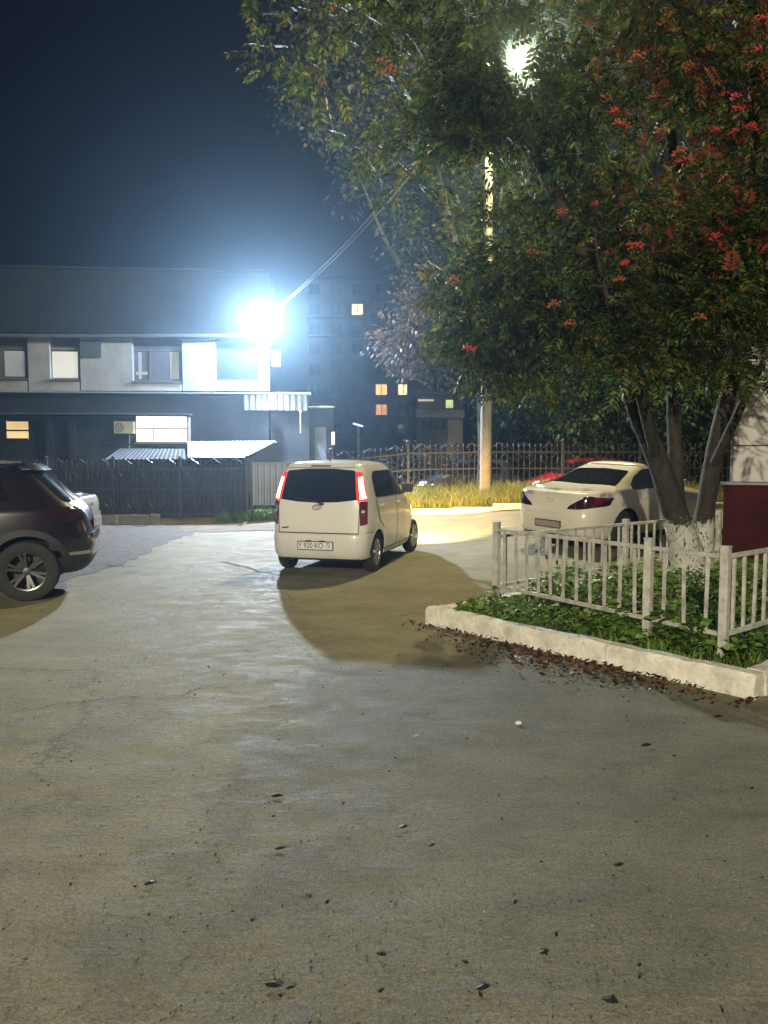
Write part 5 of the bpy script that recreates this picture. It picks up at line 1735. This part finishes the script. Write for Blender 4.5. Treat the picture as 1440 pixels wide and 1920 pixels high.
part('lamp_head', mb, M['frame_grey'], post, smooth=True)
mb = MB(); mb.ball(LP - Vector((0, 0, 0.03)), 0.12, 14, 8, 0.8)
V_ = [(LP.x + (x - LP.x) * 1 + dl.x * (((x - LP.x) * dl.x + (y - LP.y) * dl.y) * 0.9), LP.y + (y - LP.y) + dl.y * (((x - LP.x) * dl.x + (y - LP.y) * dl.y) * 0.9), z) for x, y, z in mb.v]
mb.v = V_
part('lens', mb, M['lamp'], post, smooth=True)
lamp('street_lamp_light', 'POINT', tuple(LP - Vector((0, 0, 0.35)) - Vector(PB)), POLE_W, (1.0, 0.84, 0.42), post, 0.12)

# second street lamp of the lot, behind the viewer: it lights the near asphalt and the car backs
RB = Vector((-4.6, -15.0, 0))
post2 = thing('street_lamp', 'lit street lamp at the near end of the lot, behind the viewpoint', 'street lamp', RB, 0, 'street lamps')
RL = Vector((-3.6, -14.0, 8.0))
mb = MB(); mb.tube([(RB.x, RB.y, -0.3), (RB.x, RB.y, 4), (RB.x, RB.y, 8.6)], [0.16, 0.14, 0.1], 14); part('post', mb, M['concrete'], post2, smooth=True)
mb = MB(); mb.tube([(RB.x, RB.y, 8.1), (RB.x + .4, RB.y + .3, 8.55), (RL.x - .2, RL.y - .2, RL.z + 0.2)], 0.03, 8); part('bracket', mb, M['frame_grey'], post2, smooth=True)
dl2 = Vector((RL.x - RB.x, RL.y - RB.y, 0)).normalized()
mb = MB(); c = RL + Vector((0, 0, 0.07)); mb.tube([c - dl2 * 0.42, c - dl2 * 0.3, c + dl2 * 0.3, c + dl2 * 0.4], [0.07, 0.13, 0.13, 0.05], 12); part('lamp_head', mb, M['frame_grey'], post2, smooth=True)
mb = MB(); mb.ball(RL - Vector((0, 0, 0.03)), 0.15, 14, 8, 0.7); part('lens', mb, M['lamp'], post2, smooth=True)
rl_ = lamp('street_lamp_light', 'SPOT', tuple(RL - Vector((0, 0, 0.35)) - RB), REAR_W, (1.0, 0.91, 0.67), post2, 0.12, None, R(70), 0.22)
aim(rl_, (0.16, math.cos(R(35)), -math.sin(R(35))))     # full cut-off lantern: nothing thrown above the horizontal

# ------------------------------------------------------------------ the office building on the left
bY0, bY1 = 26.35, 27.0
xL, xR = at(0, 735, bY0).x, at(505, 735, bY1).x
fd = Vector((xR - xL, bY1 - bY0, 0)).normalized()
fn = Vector((fd.y, -fd.x, 0))          # towards the viewer
def fp(u, v, out=0.0):
    """point of the facade plane under photo pixel (u, v), moved out of the wall by out"""
    d = ray(u, v)
    o_ = Vector((0, 0, CH)); p0 = Vector((xL, bY0, 0)) + fn * out
    t = (p0 - o_).dot(fn) / d.dot(fn)
    return o_ + d * t
office = thing('office_building', 'long two storey office with pale upper band, dark roof and a floodlit corner', 'building', (xR, bY1, 0))
def slab(name, u0, v0, u1, v1, out, dep, mat, parent=office, bevel=0.0, label=None):
    """box on the facade covering a pixel rectangle, front face 'out' metres before the wall plane"""
    a, b = fp(u0, v0, out), fp(u1, v1, out)
    z1, z0 = max(a.z, b.z), min(a.z, b.z)
    s0, s1 = (a - Vector((xL, bY0, 0))).dot(fd), (b - Vector((xL, bY0, 0))).dot(fd)
    c = Vector((xL, bY0, 0)) + fd * ((s0 + s1) / 2) + fn * (out - dep / 2)
    mb = MB(); mb.box((c.x, c.y, (z0 + z1) / 2), (abs(s1 - s0), dep, z1 - z0), math.atan2(fd.y, fd.x))
    return part(name, mb, mat, parent, bevel=bevel, label=label)
UL = -420
# upper band with real openings, built as pieces round the windows
WU = [(-6, 632, 51, 709), (95, 632, 149, 711), (250, 634, 341, 715), (404, 634, 484, 714)]
VT, VB = 630, 733
u = UL
for (a, t, b, bt) in WU + [(505, 0, 505, 0)]:
    if a > u:
        slab('upper_wall', u, VT, a, VB, 0.0, 0.35, M['band'])
    if b > a:
        slab('upper_wall', a, bt, b, VB, 0.0, 0.35, M['band'])
        slab('upper_wall', a, VT, b, t, 0.0, 0.35, M['band'])
    u = b
slab('corner_return', 497, 631, 505.5, 733, 0.02, 0.1, M['band'])
slab('core_wall', UL, 632, 503, 732, -0.36, 5.0, M['lowwall'])
slab('lower_wall', UL, 735.5, 505, 900, -0.05, 5.5, M['lowwall'])
slab('cornice', UL, 732.6, 509, 736.4, 0.14, 0.6, M['trim'])
slab('eave', UL, 626, 512, 630.5, 0.16, 0.7, M['roofd'])
# mansard roof of standing seam sheets leaning back
rt = thing  # alias kept short
zt0 = fp(250, 626).z; zt1 = fp(250, 494).z
sA = (fp(UL, 626) - Vector((xL, bY0, 0))).dot(fd); sB = (fp(508, 626) - Vector((xL, bY0, 0))).dot(fd)
def FS(s, out, z):
    q = Vector((xL, bY0, 0)) + fd * s + fn * out
    return Vector((q.x, q.y, z))
mb = MB()
mb.add([FS(sA, 0.1, zt0), FS(sB, 0.1, zt0), FS(sB - 0.1, -0.9, zt1), FS(sA, -0.9, zt1), FS(sA, -5, zt0), FS(sB, -5, zt0), FS(sB - .1, -4.5, zt1), FS(sA, -4.5, zt1)],
       [(0, 1, 2, 3), (1, 5, 6, 2), (3, 2, 6, 7), (5, 4, 7, 6), (4, 0, 3, 7)])
roof = part('roof', mb, M['roofd'], office)
s = sB - 0.3
while s > sB - 13.5:
    mb = MB(); mb.bar(FS(s, 0.105, zt0 + .02), FS(s, -0.895, zt1), 0.014, 0.008); part('seam', mb, M['roofd'], roof)
    s -= 0.6
mb = MB(); mb.bar(FS(sA, -0.86, zt1 + 0.03), FS(sB - .1, -0.86, zt1 + 0.03), 0.14, 0.08); part('ridge_cap', mb, M['roofd'], roof)
def window(u0, v0, u1, v1, glassmat, framemat, transom=None, mullions=(), blind=None, sill=True, out=-0.12):
    w = slab('window', u0, v0, u1, v1, out - 0.03, 0.02, glassmat)
    fw = 2.4
    for (a, b, c, d) in ((u0, v0, u0 + fw, v1), (u1 - fw, v0, u1, v1), (u0 + fw, v0, u1 - fw, v0 + fw), (u0 + fw, v1 - fw, u1 - fw, v1)):
        slab('frame', a, b, c, d, out, 0.06, framemat, w)
    if transom: slab('frame', u0 + fw, transom - 1.6, u1 - fw, transom + 1.6, out, 0.06, framemat, w)
    for m_ in mullions:
        slab('frame', m_ - 1.3, (transom + 1.6) if transom else v0 + fw, m_ + 1.3, v1 - fw, out, 0.06, framemat, w)
    if blind:
        slab('blind', *blind[:4], out - 0.015, 0.01, blind[4], w)
    if sill: slab('sill', u0 - 3, v1 - 0.5, u1 + 3, v1 + 2.6, 0.06, 0.2, M['frame_grey'], w)
    return w
window(-6, 632, 51, 709, M['glass_grey'], M['frame_grey'], 654, (), (8, 658, 47, 706, M['lit_blind2']))
window(95, 632, 149, 711, M['glass_grey'], M['frame'], 654, (), (97.5, 659, 146.5, 708.5, M['lit_blind']))
w3 = window(250, 634, 341, 715, M['glass_grey'], M['frame_grey'], 657, (281,))
slab('desk_papers', 255, 697, 277, 703, -0.135, 0.012, M['acw'], w3)
window(404, 634, 484, 714, plain('blank_panel', (0.05, 0.062, 0.085), 0.75, var=0.2), M['panel_blue'], None, (), None, False, -0.2)
slab('signboard', 150, 638, 190, 670, 0.05, 0.05, M['panel_blue'])
# ground floor: canopy line, lit windows, air conditioner
slab('canopy', UL, 772.5, 356, 776.5, 0.5, 0.6, M['trim'])
slab('canopy_fascia', UL, 776.5, 354, 780, 0.42, 0.5, M['lowwall'])
slab('canopy_jamb', 351.5, 777, 356, 836, 0.16, 0.2, M['trim'])
window(254, 779, 352, 830, M['lit_white'], M['frame'], 803, (288,), None, True, 0.03)
window(10, 788, 55, 824, M['lit_yellow'], M['blk'], 807, (), None, False, 0.03)
for (a, b) in ((84, 98), (128, 140)):
    slab('pilaster', a, 781, b, 880, 0.25, 0.3, M['lowwall'])
slab('doorway', 98, 790, 128, 880, -0.02, 0.05, M['blk'])
ac = thing('air_conditioner', 'white air conditioner box on the office wall beside the lit window', 'air conditioner', fp(232, 814, 0.2), 0, 'air conditioner boxes')
slab('casing', 213, 790, 250, 813, 0.42, 0.3, M['acw'], ac, bevel=0.02)
c = fp(224, 801.5, 0.43)
mb = MB(); mb.lathe([(0.16, 0), (0.16, -0.012), (0.13, -0.012), (0.13, 0.0)], c, 'Y', 22); part('fan_ring', mb, M['frame_grey'], ac)
mb = MB()
for k in range(6):
    a = k * math.pi / 3
    mb.bar(c + Vector((0.02 * math.cos(a), -0.004, 0.02 * math.sin(a))), c + Vector((0.14 * math.cos(a), -0.004, 0.14 * math.sin(a))), 0.02, 0.008, up=(0, 1, 0))
part('grille', mb, M['frame_grey'], ac)
ac2 = thing('air_conditioner', 'small grey air conditioner box under the floodlights, on the office corner', 'air conditioner', fp(516, 688, 0.1), 0, 'air conditioner boxes')
slab('casing', 508, 657, 526, 687, -0.3, 0.3, M['acw'], ac2, bevel=0.02)
for k in range(5):
    slab('slat', 510, 661 + k * 5, 524, 663 + k * 5, -0.285, 0.02, M['frame_grey'], ac2)

mb = MB(); mb.tube([fp(UL, 629, 0.24), fp(510, 629.5, 0.24)], 0.06, 8); part('gutter', mb, M['frame_grey'], office, smooth=True)
mb = MB(); mb.tube([fp(u_, 744 + 2.5 * math.sin(u_ * .02), 0.0) for u_ in range(-60, 470, 30)], 0.014, 5); part('cable', mb, M['blk'], office)
mb = MB(); mb.tube([fp(243, 812, 0.1), fp(243, 860, 0.06)], 0.02, 6); part('pipe', mb, M['acw'], office)
for (a_, b_) in ((259, 266), (318, 336)):
    slab('curtain', a_, 660, b_, 711, -0.138, 0.01, M['band'], w3)
# extension to the right, ledge, corrugated strip, small lamp
ext = thing('annexe', 'dark low annexe right of the office with thin pale eaves and a corrugated strip', 'building', (xR + 1, bY1, 0))
slab('wall', 507, 742, 581, 900, -0.08, 4.0, M['lowwall'], ext)
slab('wall', 582, 766, 626, 900, -0.3, 4.0, M['lowwall'], ext)
slab('eave', 509.5, 735.4, 582, 738.6, 0.2, 0.6, M['trim'], ext)
slab('eave', 578, 761, 627, 764, 0.0, 0.6, plain('pale_eave', (0.5, 0.52, 0.36), 0.6), ext)  # second eave in a pale yellow-green colour
a = fp(458, 769, 0.10); b = fp(576, 769, 0.10); z1 = fp(500, 740, 0.1).z
part('corrugated_strip', corrugated((a.x, a.y, 0), (b.x, b.y, 0), a.z, z1, 0.22, 0.05), M['zinc'], ext)
slab('door', 590, 800, 612, 880, -0.27, 0.05, M['panel_blue'], ext)
mb = MB(); mb.tube([fp(563.5, 772, 0.15), fp(563.5, 812, 0.15)], 0.02, 8); mb.ball(fp(563.5, 771.5, 0.15), 0.05); part('downpipe', mb, M['trim'], ext)
bl = thing('bulkhead_lamp', 'small lit wall lamp under the annexe eave', 'lamp', fp(511, 742, 0.3))
mb = MB(); mb.ball(fp(511, 743, 0.28), 0.13, 12, 8); part('lens', mb, M['lamp_small'], bl, smooth=True)
mb = MB(); mb.box(fp(511, 738.8, 0.24), (0.24, 0.16, 0.06)); part('bracket', mb, M['frame_grey'], bl)
lamp('bulkhead_light', 'POINT', tuple(fp(511, 743, 0.5) - wpos(bl)), 60, (0.9, 0.95, 1.0), bl, 0.06)
yl = thing('door_lamp', 'upright yellow lit lamp at the end of the annexe wall', 'lamp', fp(625, 836, 0.1))
slab('lens', 621.5, 810, 627.5, 834, 0.0, 0.12, M['lit_yellow'], yl)
mb = MB(); mb.tube([fp(624, 834, -0.04), fp(622, 900, -0.04)], 0.025, 6); part('post', mb, M['iron'], yl)

# floodlights on a mast at the roof corner
fl = thing('floodlight', 'pair of glaring white floodlights on a mast at the office corner', 'floodlight', fp(498, 628, 0.25))
FLOUT = 0.7
FA, FB = fp(480, 594, FLOUT), fp(514, 601, FLOUT)
mb = MB(); mb.tube([fp(500, 632, 0.2), fp(500, 606, 0.3), (FA + FB) / 2 + Vector((0, 0.2, -0.05))], 0.035, 8); mb.bar(FA + Vector((0, .12, 0)), FB + Vector((0, .12, 0)), 0.05, 0.05); part('mast', mb, M['frame_grey'], fl)
tgt = Vector((0.5, 8.0, 0))
for (P, w, hgt) in ((FA, 0.74, 0.6), (FB, 0.40, 0.34)):
    d = (tgt - P).normalized()
    q = d.to_track_quat('-Z', 'Y').to_matrix().to_4x4()
    q.translation = P
    def tb(size, zc):
        mb = MB(); mb.box((0, 0, zc), size)
        mb.v = [tuple(q @ Vector(v)) for v in mb.v]
        return mb
    hs = part('housing', tb((w + .06, hgt + .06, 0.1), 0.06), M['blk'], fl, bevel=0.01)
    part('lens', tb((w, hgt, 0.02), 0.0), M['flood'], hs, bevel=0.005)
mid = (FA * 0.7 + FB * 0.3) + (tgt - FA).normalized() * 0.25
fb = lamp('floodlight_beam', 'SPOT', tuple(mid - wpos(fl)), FLOOD_W, (0.76, 0.87, 1.0), fl, 0.16, None, R(126), 0.6)
aim(fb, (0.22, -0.62, -0.74))
lamp('floodlight_spill', 'POINT', tuple(mid - wpos(fl)), FLOOD_SPILL, (0.48, 0.70, 1.0), fl, 0.16)
# wires from the corner to the lamp post
for k in range(2):
    a = (FA + FB) / 2 + Vector((0.25 + 0.08 * k, 0.2, 0.3)); b = Vector((PB.x, PB.y, ptop - 0.1 - 0.25 * k))
    mb = MB(); mb.tube([a.lerp(b, t) - Vector((0, 0, 0.5 * math.sin(t * math.pi))) for t in np.linspace(0, 1, 16)], 0.012, 5)
    o = part('overhead_wire', mb, M['wire'])
    tag(o, ['upper overhead wire from the floodlit corner to the lamp post', 'lower overhead wire from the floodlit corner to the lamp post'][k], 'wire', 'overhead wires')

# shed with a ribbed roof behind the black fence
shed = thing('ribbed_shed', 'low shed with a pale ribbed metal roof behind the black fence', 'shed', (-5.2, 23.0, 0))
def ribbed(name, P, n, parent, mat):
    a, b, c, d = [Vector(p) for p in P]       # a-b lower edge, d-c upper edge
    mb = MB(); vs = []
    N = n * 4
    nn = (b - a).cross(d - a).normalized()
    for i in range(N + 1):
        t = i / N
        o_ = nn * (0.016 if i % 4 in (0, 1) else 0.0)
        vs += [a.lerp(b, t) + o_, d.lerp(c, t) + o_]
    mb.add(vs, [(2 * i, 2 * i + 2, 2 * i + 3, 2 * i + 1) for i in range(N)])
    return part(name, mb, mat, parent)
ribbed('roof_sheet', [at(352, 858, 21.6), at(460, 858, 21.6), at(519, 827, 24.6), at(352, 828, 24.6)], 22, shed, M['zinc'])
ribbed('roof_sheet', [at(196, 862, 21.6), at(350, 861, 21.6), at(350, 842, 24.0), at(226, 841, 24.0)], 18, shed, plain('dimmed_sheet', (0.05, 0.055, 0.065), 0.7, var=0.3, spec=0.1))  # left roof sheet coloured dark so it stays dim under the floodlight
mb = MB(); mb.prism([at(462, 862, 21.7), at(521, 829, 24.7), at(521, 900, 24.7), at(462, 930, 21.7)], (-0.06, 0, 0)); part('end_wall', mb, M['lowwall'], shed)
mb = MB(); mb.box((-6.2, 24.7, 0.95), (5.4, 0.1, 2.0)); part('back_wall', mb, M['lowwall'], shed)
mb = MB(); mb.bar(at(196, 832, 24.5), at(350, 836, 24.5), 0.06, 0.06); part('ridge_bar', mb, M['iron'], shed)
for u in (200, 345, 463):
    mb = MB(); p = at(u, 861, 21.7); mb.tube([(p.x, p.y, 0), (p.x, p.y, p.z)], 0.05, 8); part('post', mb, M['iron'], shed)

# ------------------------------------------------------------------ far flats and the low pale block
YF = 100.0
flats = thing('apartment_block', 'tall hazy apartment block far behind with a few lit windows', 'building', (at(670, 865, YF).x, YF, 0))
def fbox(name, u0, v0, u1, v1, Y, dep, mat, parent, push=0.0):
    a, b = at(u0, v0, Y), at(u1, v1, Y)
    mb = MB(); mb.box(((a.x + b.x) / 2, Y + dep / 2 + push, (a.z + b.z) / 2), (abs(b.x - a.x), dep, abs(a.z - b.z)))
    return part(name, mb, mat, parent)
fbox('wall', 575, 522, 800, 880, YF, 12, M['flats'], flats)
fbox('stair_tower', 764, 516, 812, 880, YF - 1.6, 8, M['flats'], flats)
fbox('roof', 572, 517, 803, 522, YF - .5, 13, M['flats_dark'], flats)
lit = {(1, 6, ): 0}
vrow = [533 + 37.6 * k for k in range(9)]
litw = {(670, 1): 'lit_cream', (715, 5): 'lit_amber', (757, 5): 'lit_cream', (715, 6): 'lit_orange'}
for r_ in range(8):
    for cu in (590, 630, 670, 715, 757):
        mt = litw.get((cu, r_))
        g = fbox('window', cu - 10, vrow[r_] + 0, cu + 10, vrow[r_] + 19, YF, 0.2, M[mt] if mt else M['glass'], flats, -0.06)
        fbox('frame', cu - 0.8, vrow[r_] + 1, cu + 0.8, vrow[r_] + 18, YF, 0.1, M['frame_grey'], g, -0.18)
        if mt is None:
            pass
for r_ in range(2):
    fbox('balcony', 695, vrow[r_] + 21, 760, vrow[r_] + 33, YF, 1.2, M['flats_dark'], flats, -1.4)
fbox('string_course', 575, 594.5, 764, 597, YF, 0.4, M['trim'], flats, -0.45)
fbox('string_course', 575, 630, 764, 632, YF, 0.4, M['trim'], flats, -0.45)
YP = 46.0
low = thing('pale_block', 'low pale block with a flat slab between storeys, behind the lamp post', 'building', (at(820, 865, YP).x, YP, 0.5))
fbox('wall', 782, 741, 866, 880, YP, 7, M['flats_dark'], low)
fbox('slab_band', 779, 770, 868, 785, YP, 1.0, M['lowblock'], low, -0.9)
fbox('pier', 838, 786, 866, 880, YP, .4, M['lowblock'], low, -0.45)
fbox('roof', 778, 734, 870, 741, YP, 8, M['flats_dark'], low, -0.5)
w = fbox('window', 836, 750, 849, 765, YP, 0.1, emit('lit_lime', (0.85, 0.95, 0.35), 0.7, noise=0.4), low, -0.12)
fbox('light_strip', 784, 749, 813, 752.5, YP, 0.1, emit('lit_strip_warm', (1.0, 0.8, 0.5), 0.5), low, -0.15)
for k in range(4):
    fbox('window', 790 + k * 12, 788, 799 + k * 12, 806, YP, 0.1, M['glass'], low, -0.1)
# distant lamp seen over the minivan
dlp = thing('street_lamp', 'small distant street lamp glowing over the minivan roof', 'street lamp', at(672, 865, 44), 0, 'street lamps')
dlp.location.z = 0.3
p = at(672, 797, 44)
mb = MB(); mb.tube([(p.x, p.y, 0), (p.x, p.y, p.z + .1)], 0.06, 8); part('post', mb, M['concrete'], dlp)
mb = MB(); mb.bar(p + Vector((-.32, 0, .1)), p + Vector((.28, 0, -.08)), 0.2, 0.1); part('lens', mb, emit('dim_lens', (0.75, 0.9, 0.95), 1.1), dlp)

# ------------------------------------------------------------------ kiosk on the right
kY = 12.1
kx = at(1352, 1000, kY).x
kz = terrain(kx + 1, kY)
kiosk = thing('kiosk', 'kiosk with pale grey panels over a dark red base, behind the rowan', 'kiosk', (kx, kY, kz))
def kb(name, x0, x1, z0, z1, out, dep, mat, bevel=0.0):
    mb = MB(); mb.box(((x0 + x1) / 2, kY - out + dep / 2, (z0 + z1) / 2), (x1 - x0, dep, z1 - z0)); return part(name, mb, mat, kiosk, bevel=bevel)
zb = at(1400, 905, kY).z; zs = at(1400, 836, kY).z; zt_ = 3.25
kx2 = kx + 0.12
x = kx2
for k in range(3):
    x1 = x + 1.25
    kb('panel', x, x1 - 0.006, zb + 0.02, zs - 0.008, 0.02, 0.1, M['kiosk'], 0.004)
    kb('panel', x, x1 - 0.006, zs + 0.008, zs + 0.95, 0.02, 0.1, M['kiosk'], 0.004)
    kb('panel', x, x1 - 0.006, zs + 0.966, zt_, 0.02, 0.1, M['kiosk'], 0.004)
    kb('skirt_panel', x - (0.1 if k == 0 else 0), x1 - 0.006, kz - 0.1, zb - 0.03, 0.06, 0.14, M['kiosk_red'], 0.004)
    x = x1
#core
kb('core', kx2 + 0.02, x, kz - 0.1, zt_ - 0.05, -0.08, 2.3, M['lowwall'])
kb('drip_flashing', kx2 - 0.16, x, zb - 0.03, zb + 0.012, 0.11, 0.2, M['frame_grey'])
kb('corner_trim', kx2 - 0.02, kx2 + 0.03, zb + 0.013, zt_, 0.035, 0.05, M['frame_grey'])
mb = MB(); mb.box((kx2 + 2.0, kY + 1.15, zt_ + 0.08), (4.3, 2.7, 0.16)); part('roof', mb, M['frame_grey'], kiosk)
kiosk.rotation_euler = (0, 0, R(-25))

# ------------------------------------------------------------------ night haze
mb = MB(); mb.box((0, 62, 19), (196, 228, 41.0))
hz = part('haze', mb, M['paper'])
m = bpy.data.materials.new('haze_air'); m.use_nodes = True
nt = m.node_tree
nt.nodes.remove(nt.nodes['Principled BSDF'])
pv = nt.nodes.new('ShaderNodeVolumePrincipled')
pv.inputs['Color'].default_value = (0.50, 0.75, 1.0, 1)
pv.inputs['Density'].default_value = HAZE_D
pv.inputs['Anisotropy'].default_value = 0.82
nt.links.new(pv.outputs[0], nt.nodes['Material Output'].inputs['Volume'])
hz.data.materials.clear(); hz.data.materials.append(m)
tag(hz, 'thin night mist glowing round the floodlights', 'mist', kind='stuff')
